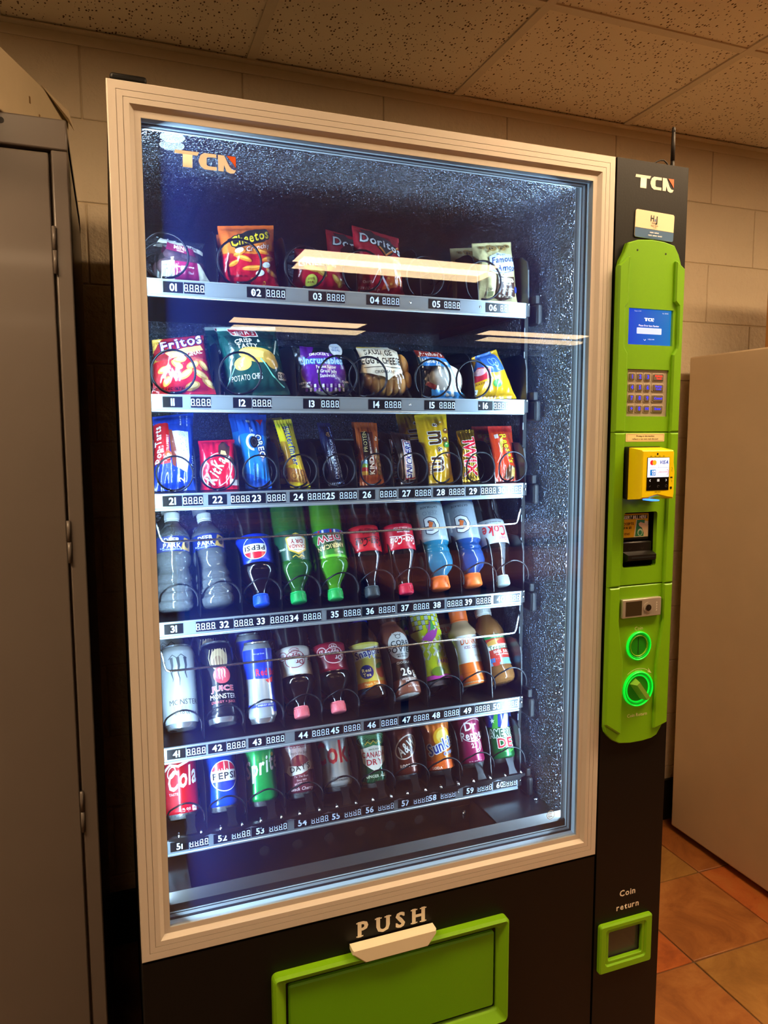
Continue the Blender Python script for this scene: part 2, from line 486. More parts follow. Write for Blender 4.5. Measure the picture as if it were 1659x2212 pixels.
struct(MB().box(XL, XR, YB-0.034, YB-0.010, ZC-0.004, ZC, M_grid).box(XL, XR, YB-0.013, YB-0.010, ZC-0.028, ZC, M_grid).build('trim_1'))
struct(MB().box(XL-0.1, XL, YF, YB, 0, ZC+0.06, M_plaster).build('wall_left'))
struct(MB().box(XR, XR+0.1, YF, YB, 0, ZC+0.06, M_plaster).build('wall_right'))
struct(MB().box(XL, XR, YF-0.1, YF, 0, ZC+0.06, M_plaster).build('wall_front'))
struct(MB().box(XL, XR, YB-0.022, YB-0.009, 0, 0.155, mat('#17130f', 0.4, 0, 'vinyl_base')).build('baseboard_back'))
# ceiling fixtures: two by four grid bays, one foot wide lit lens in each
M_lens = [mat(LAMP_COL, 0.5, 0, 'lit_lens', emit=p) for p in LAMP_POWER]
lt0 = None
lens_me = [MB().box(-0.598, 0.598, -0.15, 0.15, 0.004, 0.016, m).mesh('lens') for m in M_lens]
for fy in FY:
    for a, b in FIX:
        if lt0 is None:
            lt0 = empty('ceiling_light')
            h = MB().box(-0.60, 0.60, -0.295, -0.152, 0.002, 0.02, M_grid, 0.002).box(-0.60, 0.60, 0.152, 0.295, 0.002, 0.02, M_grid, 0.002)
            h.box(-0.605, -0.598, -0.295, 0.295, 0.0, 0.02, M_grid).box(0.598, 0.605, -0.295, 0.295, 0.0, 0.02, M_grid)
            h.build('housing', lt0)
            MB().box(-0.598, 0.598, -0.15, 0.15, 0.004, 0.016, M_lens[0]).build('lens', lt0)
            o = lt0
        else: o = copy_tree(lt0)
        for ch in o.children:
            if ch.name.startswith('lens') and FY.index(fy): ch.data = lens_me[FY.index(fy)]
        o.location = ((a+b)/2, fy, ZC-0.012)
        row = {0: 'above the vending machine', 1: 'in the middle row', 2: 'in the far row'}[FY.index(fy)]
        side = {0: 'left', 1: 'centre', 2: 'right'}[FIX.index((a, b))]
        tag(o, 'lit warm ceiling fixture %s, %s of three' % (row, side), 'ceiling light', 'ceiling fixtures')

pk = empty('downlight', (0.232, -1.487, ZC-0.006))
MB().lathe([(0.0, 0.046), (0.003, 0.055), (0.008, 0.055)], M_grid, 32).build('trim_ring', pk)
MB().lathe([(-0.002, 0.040), (0.001, 0.042)], mat((0.70, 0.93, 1.0), 0.4, 0, 'cool_lens', emit=14.0), 32).build('lens', pk)
tag(pk, 'small round cool white downlight in the ceiling', 'downlight')

# ------------------------------------------------------------------ steel cabinet on the left
M_lock = mat('#645b54', 0.34, 0.0, 'taupe_enamel', bump=0.08, bscale=25.0, coat=0.15, vary=0.03)
lk = empty('steel_cabinet', (-0.502, 0.30, 0))
X = lambda x: x+0.502
b = MB().box(X(-0.952), X(-0.052), 0.020, 0.60, 0.0, 1.975, M_lock, 0.003)
b.box(X(-0.0795), X(-0.052), 0.0, 0.06, 0.0, 1.936, M_lock, 0.003)
b.box(X(-0.952), X(-0.925), 0.0, 0.06, 0.0, 1.936, M_lock, 0.003)
b.box(X(-0.952), X(-0.052), 0.0, 0.60, 1.9365, 1.989, M_lock, 0.003).box(X(-0.925), X(-0.08), 0.0, 0.05, 0.0, 0.06, M_lock, 0.003)
b.build('body', lk)
for x0, x1, hx in ((-0.4985, -0.0835, -0.0800), (-0.921, -0.5015, -0.924)):
    d = MB().box(X(x0), X(x1), 0.001, 0.018, 0.064, 1.931, M_lock, 0.0025).build('door', lk)
    for z0, z1 in ((1.725, 1.806), (1.207, 1.285), (0.684, 0.765)):
        zm = (z0+z1)/2
        hb = MB().tube([(X(hx), -0.003, z0), (X(hx), -0.003, zm-0.0006)], 0.0036, M_lock, 10).tube([(X(hx), -0.003, zm+0.0006), (X(hx), -0.003, z1)], 0.0036, M_lock, 10)
        hb.build('hinge', d)
h = MB().disc((X(-0.1545), 1.9745), 0.005, -0.0006, 0.004, mat('#15110d', 0.6, 0, 'hole'), 16); h.build('bolt_hole', lk)
tag(lk, 'taupe grey steel storage cabinet with hinged door beside the vending machine', 'cabinet')

# cardboard box on the cabinet
M_card = mat('#d9c6a2', 0.85, 0, 'cardboard', bump=0.12, bscale=30.0, vary=0.06, vscale=9.0)
ang = math.atan2(0.241, 0.096)
cb = empty('cardboard_box', (-0.056, 0.540, 1.9895), (0, 0, ang))
MB().box(-0.46, 0, 0, 0.30, 0, 0.106, M_card, 0.002).build('body', cb)
q = MB(); q.add([(-0.11, -0.001, 0.107), (0.0, -0.001, 0.107), (0.002, -0.010, 0.070), (-0.03, -0.014, 0.080), (-0.11, 0.0015, 0.108), (0.0, 0.0015, 0.108), (0.002, -0.0085, 0.071), (-0.03, -0.0125, 0.081)],
      [(0, 1, 2, 3), (7, 6, 5, 4), (0, 4, 5, 1), (1, 5, 6, 2), (2, 6, 7, 3), (3, 7, 4, 0)], mat('#d9c6a4', 0.85, 0, 'cardboard_pale')); q.build('flap', cb)
for x, z in ((-0.16, 0.060), (-0.125, 0.043)): MB().box(x-0.002, x+0.002, -0.0008, 0.001, z-0.006, z+0.006, mat('#8a6a40', 0.9, 0, 'staple_hole')).build('tear', cb)
tag(cb, 'pale cardboard box with torn flap lying askew on top of the steel cabinet', 'box')

# ------------------------------------------------------------------ refrigerator on the right
M_fr = mat('#d2bd9d', 0.42, 0, 'almond_enamel', bump=0.10, bscale=140.0, vary=0.03)
fr = empty('refrigerator', (2.235, 0.48, 0))
MB().box(-0.38, 0.38, -0.30, 0.375, 0.022, 1.698, M_fr, 0.006).build('body', fr)
dk = mat('#1a1613', 0.6, 0, 'rubber')
MB().box(-0.365, 0.365, -0.312, -0.30, 0.05, 1.69, dk).build('gasket', fr)
for z0, z1 in ((0.06, 1.16), (1.168, 1.698)):
    d = MB().box(-0.38, 0.38, -0.37, -0.312, z0, z1, M_fr, 0.012, 3).build('door', fr)
    MB().box(-0.345, -0.325, -0.405, -0.368, z0+0.1, z0+0.42, M_fr, 0.006).build('handle', d)
for x in (-0.33, 0.33):
    for y in (-0.26, 0.33):
        MB().tube([(x, y, 0), (x, y, 0.024)], 0.018, dk, 12).build('foot', fr)
tag(fr, 'almond painted refrigerator side standing on the slate tile floor', 'refrigerator')
bx = empty('moving_box', (2.10, 0.49, 1.6985))
MB().box(-0.195, 0.20, -0.10, 0.105, 0, 0.320, mat('#a9783f', 0.8, 0, 'brown_cardboard', bump=0.1, bscale=30.0, vary=0.05), 0.002).build('body', bx)
MB().box(-0.196, 0.201, -0.02, 0.02, 0.3195, 0.3215, mat('#8c6a3c', 0.3, 0, 'packing_tape')).build('packing_tape', bx)
tag(bx, 'brown cardboard box standing on top of the refrigerator', 'box')

# dining tables out in the room (seen only as reflections in the glass)
M_wood = mat('#8a4e1e', 0.35, 0, 'oak_veneer', vary=0.25, vscale=5.0)
M_leg = mat('#2a2724', 0.4, 0.6, 'table_leg')
tb0 = None
for n, (x, y, wd) in enumerate(((2.2, -2.35, 2.2), (3.3, -3.6, 2.0), (1.4, -4.9, 2.4))):
    if tb0 is None:
        tb0 = empty('dining_table'); o = tb0
        MB().box(-1.0, 1.0, -0.38, 0.38, 0.715, 0.75, M_wood, 0.006).build('table_top', o)
        for sx in (-0.9, 0.9):
            for sy in (-0.3, 0.3): MB().tube([(sx, sy, 0), (sx, sy, 0.716)], 0.02, M_leg, 10).build('leg', o)
    else: o = copy_tree(tb0)
    o.location = (x, y, 0)
    tag(o, ['brown wooden dining table nearest to the machine', 'brown wooden dining table in front of the right wall', 'brown wooden dining table farthest from the machine'][n], 'table', 'dining tables')

# ------------------------------------------------------------------ vending machine
vm = empty('vending_machine', (0.528, 0.0, 0.0))
OX = 0.528
class Off(MB):
    """parts are written in room coordinates and stored relative to the machine's base"""
    def build(s, name, parent=None, label=None, sharp=None):
        if parent is vm: s.v = [(x-OX, y, z) for x, y, z in s.v]
        elif parent is not None and getattr(parent, 'parent', None) is vm: s.v = [(x-OX, y, z) for x, y, z in s.v]
        return MB.build(s, name, parent, label, sharp)
def VP(y, du=None): 
    p = Print(plane_xz(y), du=du); p.mb = Off(); return p
M_blk = mat('#0b0a09', 0.45, 0, 'black_powder_coat', bump=0.06, bscale=260.0, spec=0.3)
M_blk2 = mat('#0a0a0c', 0.30, 0, 'black_tray_coat', bump=0.05, bscale=200.0)
M_alu = mat('#cfc6ba', 0.40, 0.15, 'champagne_anodised')
M_jamb = mat('#b9c6cd', 0.35, 0.2, 'jamb_aluminium')
M_alub = mat('#b9c2c8', 0.30, 0.75, 'bright_aluminium')
M_strip = mat('#8f99a2', 0.33, 0.6, 'strip_aluminium')
M_gask = mat('#14161a', 0.5, 0, 'gasket_rubber')
M_chr = mat('#cfd2d4', 0.12, 1.0, 'chrome')
M_wire = mat('#15161a', 0.20, 0.6, 'black_spring_wire')
def liner_mat():
    m = bpy.data.materials.new('embossed_aluminium'); m.use_nodes = True; nt = m.node_tree; b = nt.nodes['Principled BSDF']
    b.inputs['Base Color'].default_value = (0.22, 0.245, 0.285, 1); b.inputs['Metallic'].default_value = 1.0; b.inputs['Roughness'].default_value = 0.16
    tc = nt.nodes.new('ShaderNodeTexCoord')
    n = nt.nodes.new('ShaderNodeTexNoise'); n.inputs['Scale'].default_value = 330.0; n.inputs['Detail'].default_value = 0.5; n.inputs['Distortion'].default_value = 0.3
    nt.links.new(tc.outputs['Object'], n.inputs['Vector'])
    bp = nt.nodes.new('ShaderNodeBump'); bp.inputs['Strength'].default_value = 1.0; bp.inputs['Distance'].default_value = 0.007
    nt.links.new(n.outputs['Fac'], bp.inputs['Height']); nt.links.new(bp.outputs['Normal'], b.inputs['Normal'])
    return m
M_lin = liner_mat()
LX0, LX1, LZ0, LZ1, LYB = 0.044, 0.842, 0.655, 1.902, 0.72
# outer carcass
c = Off().box(0.0135, LX0-0.004, 0.062, 0.80, 0.04, 1.938, M_blk).box(LX1+0.004, 0.8765, 0.062, 0.80, 0.04, 1.938, M_blk)
c.box(0.0135, 0.8765, 0.062, 0.80, LZ1+0.004, 1.9385, M_blk).box(0.0135, 0.8765, LYB+0.004, 0.80, 0.04, 1.938, M_blk).box(0.0135, 0.8765, 0.07, 0.80, 0.04, 0.30, M_blk)
c.build('carcass', vm)
for x in (0.08, 0.80, 1.0):
    for y in (0.12, 0.70): Off().tube([(x, y, 0), (x, y, 0.042)], 0.022, M_blk, 12).build('foot', vm)
Off().box(LX1, LX1+0.004, 0.048, LYB, 0.35, LZ1+0.004, M_lin).build('liner_side', vm)
Off().box(LX0-0.004, LX0, 0.048, LYB, 0.35, LZ1+0.004, M_lin).build('liner_side', vm)
Off().box(LX0, LX1, 0.048, LYB, LZ1, LZ1+0.004, M_lin).build('liner_top', vm)
Off().box(LX0, LX1, LYB, LYB+0.004, 0.35, LZ1, M_lin).build('liner_back', vm)
# delivery well under the lowest tray
Off().box(0.70, LX1, 0.052, 0.45, LZ0-0.003, LZ0, M_blk2).box(LX0, 0.72, 0.22, 0.45, LZ0-0.003, LZ0, M_blk2).box(LX0, 0.10, 0.05, 0.22, LZ0-0.003, LZ0, M_blk2).build('well_deck', vm)
wp = Off().box(LX0, 0.70, 0.205, 0.209, 0.45, 0.668, M_blk2).build('well_panel', vm)
for k in range(6):
    Off().disc((0.250+0.066*k, 0.628), 0.010, 0.2040, 0.2055, mat('#020202', 0.8, 0, 'dark_hole'), 20).build('punched_hole', wp)
Off().box(LX0, 0.70, 0.06, 0.205, 0.44, 0.45, M_blk2).build('well_floor', vm)
Off().box(0.655, 0.698, 0.2035, 0.2055, 0.600, 0.640, mat('#040405', 0.6, 0, 'dark_hole')).build('sensor_window', wp)
Off().tube([(0.684, 0.203, 0.612), (0.686, 0.203, 0.630)], 0.004, M_chr, 10).build('sensor_pin', wp)
for x, z in ((0.705, 0.645), (0.725, 0.642)): Off().disc((x, z), 0.003, 0.2032, 0.2055, M_chr, 12).build('screw', wp)
Off().box(0.700, 0.704, 0.06, 0.205, 0.45, 0.655, M_blk2).build('well_side', vm)
for y in (0.075, 0.145): Off().tube([(0.828, y, LZ0), (0.828, y, LZ0+0.004)], 0.0045, M_chr, 12).build('screw', vm)

# door frame: mitred extrusions with two grooves and an inner slope
FX0, FX1, FZ0, FZ1 = 0.0127, 0.8773, 0.6016, 1.9398
IX0, IX1, IZ0, IZ1 = 0.0577, 0.8347, 0.6484, 1.8951
PROF = [(0, .045), (0, .0012), (.03, 0), (.272, 0), (.274, .0014), (.286, .0014), (.288, 0), (.472, 0), (.474, .0014), (.486, .0014), (.488, 0), (.66, 0), (.80, .0065), (1.0, .0065), (1.0, .045)]
def corner(t, cx, cz):
    x = FX0+t*(IX0-FX0) if cx == 0 else FX1-t*(FX1-IX1)
    z = FZ0+t*(IZ0-FZ0) if cz == 0 else FZ1-t*(FZ1-IZ1)
    return x, z
for a, b_ in (((0, 1), (1, 1)), ((1, 1), (1, 0)), ((1, 0), (0, 0)), ((0, 0), (0, 1))):
    vs = []; fs = []
    for t, y in PROF:
        for cc in (a, b_):
            x, z = corner(t, *cc); vs.append((x, y, z))
    for i in range(len(PROF)-1): fs.append((2*i, 2*i+1, 2*i+3, 2*i+2))
    n = len(PROF)
    fs.append(tuple(2*i for i in range(n))); fs.append(tuple(2*i+1 for i in reversed(range(n))))
    fs.append((2*n-2, 2*n-1, 1, 0))
    Off().add(vs, fs, M_alu).build('frame_member', vm)
def rect(e): return [(IX0-e, IZ0-e), (IX1+e, IZ0-e), (IX1+e, IZ1+e), (IX0-e, IZ1+e)]
Off().ring(rect(0.002), rect(-0.0004), 0.0068, 0.0238, M_jamb).build('glazing_bead', vm)
Off().ring(rect(0.002), rect(-0.0016), 0.0240, 0.0290, M_gask).build('gasket', vm)
Off().ring(rect(0.002), rect(-0.0008), 0.0292, 0.0380, mat('#8e979d', 0.35, 0.3, 'grey_aluminium')).build('inner_liner_trim', vm)
Off().ring(rect(0.002), rect(-0.0014), 0.0382, 0.0400, M_gask).build('gasket', vm)
Off().ring(rect(0.004), rect(-0.0010), 0.0402, 0.0465, M_jamb).build('inner_jamb', vm)
s = Off(); s.add([(IX0, 0.044, 0.6485), (IX1, 0.044, 0.6485), (IX1, 0.044, 0.662), (IX0, 0.044, 0.662), (IX0, 0.062, 0.6485), (IX1, 0.062, 0.6485), (IX1, 0.062, 0.6485+0.024), (IX0, 0.062, 0.6485+0.024)],
               [(0, 1, 2, 3), (3, 2, 6, 7), (7, 6, 5, 4), (0, 4, 5, 1), (0, 3, 7, 4), (1, 5, 6, 2)], mat('#2c2b2b', 0.42, 0.3, 'sill_aluminium')); s.build('sill', vm)
def glass_mat(name, haze):
    m = bpy.data.materials.new(name); m.use_nodes = True; nt = m.node_tree; nt.nodes.clear()
    out = nt.nodes.new('ShaderNodeOutputMaterial')
    tr = nt.nodes.new('ShaderNodeBsdfTransparent'); tr.inputs[0].default_value = (0.97, 0.985, 0.985, 1)
    gl = nt.nodes.new('ShaderNodeBsdfGlossy'); gl.inputs['Roughness'].default_value = 0.0; gl.inputs['Color'].default_value = (1, 1, 1, 1)
    lw = nt.nodes.new('ShaderNodeLayerWeight'); lw.inputs['Blend'].default_value = 0.5
    pw = nt.nodes.new('ShaderNodeMath'); pw.operation = 'POWER'; pw.inputs[1].default_value = 5.0
    nt.links.new(lw.outputs['Facing'], pw.inputs[0])
    mr = nt.nodes.new('ShaderNodeMath'); mr.operation = 'MULTIPLY_ADD'; mr.inputs[1].default_value = 0.96; mr.inputs[2].default_value = 0.04
    nt.links.new(pw.outputs[0], mr.inputs[0])
    mx = nt.nodes.new('ShaderNodeMixShader'); nt.links.new(mr.outputs[0], mx.inputs[0])
    if haze > 0:
        df = nt.nodes.new('ShaderNodeBsdfTranslucent'); df.inputs[0].default_value = (0.05, 0.15, 0.95, 1)
        hz = nt.nodes.new('ShaderNodeMixShader'); hz.inputs[0].default_value = haze
        nt.links.new(tr.outputs[0], hz.inputs[1]); nt.links.new(df.outputs[0], hz.inputs[2])
        nt.links.new(hz.outputs[0], mx.inputs[1])
    else: nt.links.new(tr.outputs[0], mx.inputs[1])
    nt.links.new(gl.outputs[0], mx.inputs[2]); nt.links.new(mx.outputs[0], out.inputs[0])
    return m
for y0, lean, hz, nm in ((0.0072, 0.0, 0.0, 'outer'), (0.0108, 0.0068, 0.020, 'inner')):
    m = glass_mat(nm+'_glass', hz); t = 0.0022
    x0, x1, z0, z1 = IX0-0.001, IX1+0.001, IZ0-0.001, IZ1+0.001
    Off().add([(x0, y0, z0), (x1, y0, z0), (x1, y0+lean, z1), (x0, y0+lean, z1), (x0, y0+t, z0), (x1, y0+t, z0), (x1, y0+t+lean, z1), (x0, y0+t+lean, z1)],
              [(0, 1, 2, 3), (7, 6, 5, 4), (0, 4, 5, 1), (1, 5, 6, 2), (2, 6, 7, 3), (3, 7, 4, 0)], m).build('glass_pane', vm)
P = VP(0.0070); tcn(P, 0.1030, 1.8342, 0.0232, '#f2ead9'); P.build('glass_logo', vm)
P = VP(0.0070); P.o(0.7746, 0.7017, 0.0085, 0.0085, 0.0012, '#f0f0f0')
for dx in (-0.0030, 0.0, 0.0030): P.o(0.7751+dx, 0.7017, 0.0032, 0.0042, 0.0013, '#f0f0f0', a0=70, a1=290, n=12)
P.build('approval_mark', vm)
# lights: a cool strip behind each side of the frame, lens turned into the cabinet
M_led = mat(LED_COL, 0.5, 0, 'led_lens', emit=LED_POWER)
for plate, a, b2 in (((0.0445, 0.0585), (0.0470, 0.0640), (0.0540, 0.0510)), ((0.8260, 0.8415), (0.8330, 0.0510), (0.8405, 0.0575))):
    o = Off().box(plate[0], plate[1], 0.0468, 0.0490, 0.662, 1.896, M_alub).build('led_channel', vm)
    q = Off(); q.add([(a[0], a[1], 0.668), (b2[0], b2[1], 0.668), (b2[0], b2[1], 1.890), (a[0], a[1], 1.890)], [(3, 2, 1, 0)], M_led)
    q.build('led_strip', o)
Off().box(0.018, 0.068, 0.004, 0.052, 1.9400, 1.9515, M_blk, 0.004).build('top_hinge', vm)

# lower door panel with the delivery flap
lp = Off().box(0.0137, 0.8763, 0.0015, 0.060, 0.055, 0.5975, M_blk).build('lower_panel', vm)
cut(lp, [(0.249-OX, 0.646-OX, -0.02, 0.10, 0.344, 0.4995)])
Off().box(0.23, 0.66, 0.06, 0.066, 0.33, 0.512, mat('#050505', 0.6, 0, 'chute_black')).build('chute_back', vm)
M_grn = mat('#76b010', 0.36, 0, 'lime_plastic', bump=0.05, bscale=300.0)
dl = Off().ring(rrect(0.2195, 0.6745, 0.312, 0.5265, 0.010), rrect(0.2435, 0.6515, 0.339, 0.5035, 0.003), -0.017, 0.002, M_grn, 0.0045, -0.006)
dl.build('delivery_frame', vm)
fl = Off().plate(rrect(0.2475, 0.6475, 0.345, 0.4985, 0.005), -0.0055, 0.02, mat('#62a008', 0.36, 0, 'lime_plastic_flap', bump=0.05, bscale=300.0), 0.003)
fl.build('delivery_flap', vm)
Off().plate([(0.383, 0.5165), (0.5025, 0.5165), (0.519, 0.5370), (0.519, 0.5465), (0.359, 0.5465), (0.359, 0.5370)], -0.021, -0.002, mat('#e6dcc0', 0.4, 0, 'ivory_plastic'), 0.0025).build('flap_lip', vm)
# PUSH in slab serifs
P = VP(0.0013); cw = '#e9dfc9'; h = 0.0275; zb = 0.5525
def G(chs, x, hh, sx=1.0):
    g = GL[chs, 1]; k = hh/CAPH
    for d in (-0.0009, 0.0009, 0.0): P.polys([[(x+d+g[0][i][0]*k*sx, zb+g[0][i][1]*k) for i in f] for f in g[1]], cw)
    return x+g[2]*k*sx
sw = 0.0042
for chs, x, sx in (('P', 0.3760, 0.95), ('U', 0.4110, 0.95), ('S', 0.4480, 0.95), ('H', 0.4800, 0.95)):
    e = G(chs, x, h, sx)
    st = 0.0060
    if chs == 'P': se = [(x, zb, 1), (x, zb+h-0.0022, 0.5)]
    elif chs == 'U': se = [(x, zb+h-0.0022, 1), (e-st, zb+h-0.0022, 1)]
    elif chs == 'S': se = []
    else: se = [(x, zb, 1), (x, zb+h-0.0022, 1), (e-st, zb, 1), (e-st, zb+h-0.0022, 1)]
    for sx0, sz, k in se: P.r(sx0-0.0035, sz, sx0+st+0.0035*k, sz+0.0022, cw)
P.build('push_lettering', vm)

# ------------------------------------------------------------------ payment column
cl = Off().box(0.8805, 1.043, 0.0, 0.80, 0.04, 1.9398, M_blk).build('payment_column', vm)
cut(cl, [(rrect(0.9125-OX, 0.991-OX, 1.1835, 1.2905, 0.004), -0.05, 0.055), (rrect(0.911-OX, 0.9945-OX, 0.3665, 0.429, 0.003), -0.05, 0.07)])
P = VP(-0.0002); tcn(P, 0.921, 1.8920, 0.0228, '#efe4d0'); P.build('column_logo', vm)
P = VP(-0.0002); P.t('Coin', 0.9590, 0.5030, 0.0125, '#eadfca', sp=0.12).t('return', 0.9605, 0.4735, 0.0125, '#eadfca', sp=0.12); P.build('column_lettering', vm)
cr = Off().ring(rrect(0.8885, 1.0187, 0.3420, 0.4475, 0.006), rrect(0.9045, 1.0005, 0.3600, 0.4350, 0.005), -0.010, 0.001, M_grn, 0.003, -0.010)
cr.build('coin_return_frame', vm)
Off().ring(rrect(0.9035, 1.0015, 0.359, 0.436, 0.005), rrect(0.9115, 0.994, 0.367, 0.4285, 0.003), -0.007, 0.001, M_grn, 0.0015).build('coin_return_bezel', vm)
Off().box(0.909, 0.996, 0.004, 0.0055, 0.365, 0.430, mat('#6a665c', 0.15, 0, 'smoked_acrylic', trans=0.6)).build('coin_return_flap', vm)
Off().box(0.912, 0.9935, 0.064, 0.069, 0.368, 0.428, mat('#26231f', 0.6, 0, 'cup_plastic')).build('coin_return_cup', vm)
# lime fascia in three lengths
def clip_z(poly, z0, z1):
    def half(P, k, s):
        o = []
        for i in range(len(P)):
            a, b = P[i], P[(i+1) % len(P)]
            ia, ib = (a[1]-k)*s >= 0, (b[1]-k)*s >= 0
            if ia: o.append(a)
            if ia != ib:
                t = (k-a[1])/(b[1]-a[1]); o.append((a[0]+(b[0]-a[0])*t, k))
        return o
    return half(half(poly, z0, 1), z1, -1)
base = [(0.893, 0.848), (0.902, 0.8395), (0.918, 0.831), (0.945, 0.8275), (0.975, 0.8275), (0.997, 0.830), (1.010, 0.8355), (1.018, 0.847), (1.0265, 0.860), (1.0285, 0.880),
        (1.0285, 1.748), (1.0250, 1.763), (1.0195, 1.777), (1.0090, 1.7925), (0.985, 1.7975), (0.955, 1.7990), (0.925, 1.7965), (0.9020, 1.7895), (0.8950, 1.772), (0.8870, 1.758), (0.8830, 1.745), (0.8830, 0.868), (0.886, 0.857)]
WL = [(0.8790, 0.8760), (0.9145, 0.8520), (0.9175, 0.8530), (0.9175, 0.985), (0.9165, 1.000), (0.9080, 1.050), (0.9050, 1.075), (0.9045, 1.590), (0.8975, 1.600), (0.8965, 1.606), (0.8965, 1.672), (0.9030, 1.680), (0.9040, 1.764), (0.9010, 1.7645), (0.8800, 1.7465)]
WR = [(1.0300, 0.8610), (1.0310, 1.750), (1.0120, 1.7640), (1.0090, 1.763), (1.0095, 1.689), (1.0180, 1.681), (1.0190, 1.610), (1.0175, 1.602), (1.0095, 1.590), (1.0085, 1.075), (1.0060, 1.050), (0.9985, 1.000), (0.9975, 0.985), (0.9965, 0.8530), (0.9995, 0.8520)]
holes = {0: [], 1: [(rrect(0.9125-OX, 0.991-OX, 1.1835, 1.2905, 0.005), -0.05, 0.02)], 2: [(0.9085-OX, 1.0110-OX, -0.05, 0.01, 1.6068, 1.6732), (0.9098-OX, 1.0060-OX, -0.05, 0.01, 1.4735, 1.5615)]}
for k, (z0, z1) in enumerate(((0.80, 1.1472), (1.1484, 1.4428), (1.4440, 1.85))):
    o = Off().plate(clip_z(base, z0, z1), -0.010, -0.0001, M_grn, 0.0018).build('fascia_panel', vm)
    if holes[k]: cut(o, holes[k])
    for Wg in (WL, WR):
        Off().plate(clip_z(Wg, z0, z1), -0.0165, -0.006, M_grn, 0.0028).build('side_rib', o)
for x in (0.923, 0.988): Off().disc((x, 1.7775-(x-0.923)*0.03), 0.0018, -0.0104, -0.008, mat('#0c1a02', 0.6, 0, 'hole'), 12).build('rivet_hole', vm)
# screen
def screen_mat():
    m = bpy.data.materials.new('lcd_blue'); m.use_nodes = True; nt = m.node_tree; b = nt.nodes['Principled BSDF']
    tc = nt.nodes.new('ShaderNodeTexCoord'); sp = nt.nodes.new('ShaderNodeSeparateXYZ'); nt.links.new(tc.outputs['Generated'], sp.inputs[0])
    r = nt.nodes.new('ShaderNodeValToRGB'); r.color_ramp.elements[0].color = (0.010, 0.055, 0.62, 1); r.color_ramp.elements[1].color = (0.012, 0.19, 0.52, 1)
    nt.links.new(sp.outputs['X'], r.inputs['Fac']); nt.links.new(r.outputs['Color'], b.inputs['Emission Color'])
    b.inputs['Emission Strength'].default_value = 1.0; b.inputs['Base Color'].default_value = (0.01, 0.01, 0.02, 1); b.inputs['Roughness'].default_value = 0.12
    return m
so = Off().box(0.9088, 1.0107, -0.0050, -0.0005, 1.6070, 1.6730, screen_mat()).build('screen', vm)
lw = mat('#dfe8ff', 0.4, 0, 'lcd_white', emit=0.9); lb = mat('#a9c0ee', 0.4, 0, 'lcd_pale', emit=0.75)
P = VP(-0.0051); tcn(P, 0.9475, 1.6515, 0.0058, lw, lw)
P.t('Please Enter Item Number', 0.9590, 1.6430, 0.0033, lw, 0, wmax=0.047).polys([rrect(0.9310, 0.9885, 1.6275, 1.6390, 0.0012, 2)], lb)
P.o(0.9500, 1.6180, 0.0022, 0.0022, 0.0005, lw, a0=180, a1=360, n=12).t('WELCOME', 0.9645, 1.6180, 0.0022, lb, 0)
P.t('Temp. In. 59 F', 0.9320, 1.6690, 0.0019, lw, 0).t('No. 230000', 0.9960, 1.6672, 0.0019, lw, 0)
P.r(0.9095, 1.6680, 0.9110, 1.6698, lw); P.build('screen_display', so)
# keypad
M_ss = mat('#b8aa96', 0.36, 0.25, 'brushed_steel', bump=0.05, bscale=300.0)
M_key = mat('#7c7064', 0.36, 0.3, 'key_steel')
kp = Off().box(0.9100, 1.0058, -0.0065, -0.0005, 1.4737, 1.5613, M_ss).build('keypad', vm)
kb = mat('#2b32ff', 0.4, 0, 'lit_blue_legend', emit=1.3); kr = mat('#ff3a30', 0.4, 0, 'lit_red_legend', emit=1.1)
legs = [['1', '2', '3', 'Multiple-Vend'], ['4', '5', '6', 'PickUp-Code'], ['7', '8', '9', 'Cancel'], ['+', '0', 'OK', 'Enter']]
for i in range(4):
    for j in range(4):
        cz = 1.5477-0.01985*i; cx = (0.9218, 0.9398, 0.9578, 0.9832)[j]; hw = 0.0066 if j < 3 else 0.0128
        ko = Off().plate(rrect(cx-hw, cx+hw, cz-0.0066, cz+0.0066, 0.0025, 3), -0.0090, -0.0060, M_key, 0.0012).ring(rrect(cx-hw-0.0011, cx+hw+0.0011, cz-0.0077, cz+0.0077, 0.003, 3), rrect(cx-hw, cx+hw, cz-0.0066, cz+0.0066, 0.0025, 3), -0.0076, -0.0060, mat('#d6c8b0', 0.3, 0.3, 'key_bezel')).build('key', kp)
        P = VP(-0.0091)
        t = legs[i][j]; colr = kr if (i, j) == (0, 3) else kb
        if '-' in t:
            a, b_ = t.split('-'); P.t(a, cx, cz+0.0023, 0.0034, colr, 1, wmax=0.021).t(b_, cx, cz-0.0026, 0.0034, colr, 1)
        else: P.t(t, cx, cz, 0.0068 if j < 3 and len(t) == 1 else 0.0042, colr, 1, wmax=0.021)
        P.build('key_legend', kp)
# price notice
nt_ = Off().plate(rrect(0.9100, 1.0005, 1.4258, 1.4412, 0.0006, 1), -0.01045, -0.0098, mat('#f2d9a0', 0.5, 0, 'paper_label')).build('price_notice', vm)
P = VP(-0.0105); P.polys([[(0.9125, 1.4275), (0.9980, 1.4275), (0.9980, 1.4278), (0.9125, 1.4278)], [(0.9125, 1.4392), (0.9980, 1.4392), (0.9980, 1.4395), (0.9125, 1.4395)], [(0.9125, 1.4275), (0.9128, 1.4275), (0.9128, 1.4395), (0.9125, 1.4395)], [(0.9977, 1.4275), (0.9980, 1.4275), (0.9980, 1.4395), (0.9977, 1.4395)]], '#3a2a18')
P.t('Pricing at this machine', 0.9552, 1.4364, 0.0028, '#2a1c10', 1, wmax=0.058).t('reflects a ten cent cash discount', 0.9552, 1.4310, 0.0028, '#2a1c10', 1, wmax=0.080)
P.build('notice_print', nt_)
